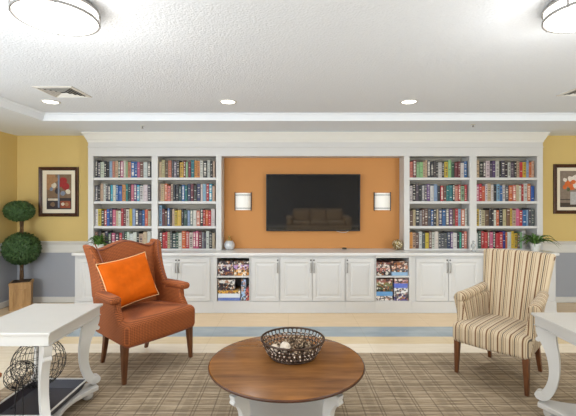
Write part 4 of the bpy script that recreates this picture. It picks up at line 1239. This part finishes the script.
# ------------------------------------------------------------------ sofa behind the viewpoint (seen only as a reflection in the television)
t = thing('sofa', 'long tan three-seat sofa facing the television, seen reflected in its screen', 'sofa', (1.15, -2.6, 0.0))
m = plain('tan_sofa_fabric', (206, 180, 150), .8, var=.1)
bm = NB(); rbox(bm, -1.2, 1.2, -.45, .45, .10, .36, .04, (4, 3, 1)); mesh_obj('frame', bm, m, t, smooth=True, world=False)
for k in range(3):
    x0_ = -.96 + k * .64
    bm = NB(); rbox(bm, x0_ + .003, x0_ + .637, -.15, .44, .365, .50, .05, (3, 3, 1)); mesh_obj('seat_cushion', bm, m, t, smooth=True, world=False)
    bm = NB(); rbox(bm, x0_ + .003, x0_ + .637, -.44, -.16, .365, .92, .07, (3, 1, 3)); mesh_obj('back_cushion', bm, m, t, smooth=True, world=False)
for s in (-1, 1):
    bm = NB(); rbox(bm, s * 1.09 - .12, s * 1.09 + .12, -.45, .45, .365, .66, .06, (1, 3, 2)); mesh_obj('armrest', bm, m, t, smooth=True, world=False)
    for sy_ in (-1, 1):
        bm = NB(); taper_leg(bm, s * 1.1, sy_ * .36, .11, .06, .04); mesh_obj('leg', bm, M['leg_wood'], t, world=False)

# ------------------------------------------------------------------ lights
def area(name, loc, rot, sx_, sy_, power, col):
    l = bpy.data.lights.new(name, 'AREA'); l.shape = 'RECTANGLE'; l.size = sx_; l.size_y = sy_; l.energy = power; l.color = col
    o = bpy.data.objects.new(name, l); o.location = loc; o.rotation_euler = rot; C.objects.link(o); return o
def point(name, loc, power, col, r=.1):
    l = bpy.data.lights.new(name, 'POINT'); l.energy = power; l.color = col; l.shadow_soft_size = r
    o = bpy.data.objects.new(name, l); o.location = loc; C.objects.link(o)
area('assumed_left_daylight', (XL - .35, 1.2, 1.75), (0, math.radians(-90), 0), 1.5, 3.8, 190, (.80, .90, 1.0))  # daylight through the assumed left window
area('added_rear_fill', (-2.6, YF - .35, 1.7), (math.radians(90), 0, 0), 2.8, 1.6, 170, (.88, .94, 1.0))  # added fill through the invented rear window, for even frontal light
# unseen area lamps added below the ceiling behind the viewpoint, for soft fill
for (x, y) in ((-2.2, -1.2), (.4, -1.2), (3.2, -1.2)):
    area('added_ceiling_fill', (x, y, 2.70), (0, 0, 0), 1.2, 1.2, 30, (.94, .97, 1.0))
for x in (-3.0, 4.0):
    area('added_uplight', (x, -.9, 1.0), (math.radians(180 - 36), 0, 0), 2.0, 1.4, 120 if x < 0 else 190, (.90, .96, 1.0))  # unseen area lamps added behind the viewpoint to brighten the ceiling
for (x, y) in ((-1.335, 2.19), (1.69, 2.13)):
    point('flush_light_glow', (x, y, 2.38), 15, (1.0, .97, .92), .2)
for x in (-2.70, -.683, 1.377, 3.43):
    l = bpy.data.lights.new('spot', 'SPOT'); l.energy = 88; l.spot_size = math.radians(120); l.spot_blend = .9; l.shadow_soft_size = .08; l.color = (.95, .98, 1.0)
    o = bpy.data.objects.new('downlight_beam', l); o.location = (x, 4.37, 2.73); C.objects.link(o)
downlight(3.43, 4.37, 'recessed spotlight at the right end of the ceiling row')
w = bpy.data.worlds.new('sky'); SC.world = w; w.use_nodes = True
bg = w.node_tree.nodes['Background']; bg.inputs[0].default_value = (.85, .92, 1.0, 1); bg.inputs[1].default_value = 1.0

# ------------------------------------------------------------------ camera
cam = bpy.data.cameras.new('camera'); co_ = bpy.data.objects.new('camera', cam); C.objects.link(co_)
co_.location = (0, 0, 1.608); co_.rotation_euler = (math.radians(90), 0, 0)
cam.sensor_width = 36; cam.lens = 24; cam.shift_y = -6 / 576; cam.clip_start = .05
SC.camera = co_
SC.view_settings.view_transform = 'Standard'; SC.view_settings.look = 'None'; SC.view_settings.exposure = -0.09
SC.cycles.max_bounces = 8; SC.cycles.diffuse_bounces = 5; SC.cycles.sample_clamp_indirect = 6
SC.cycles.use_denoising = True
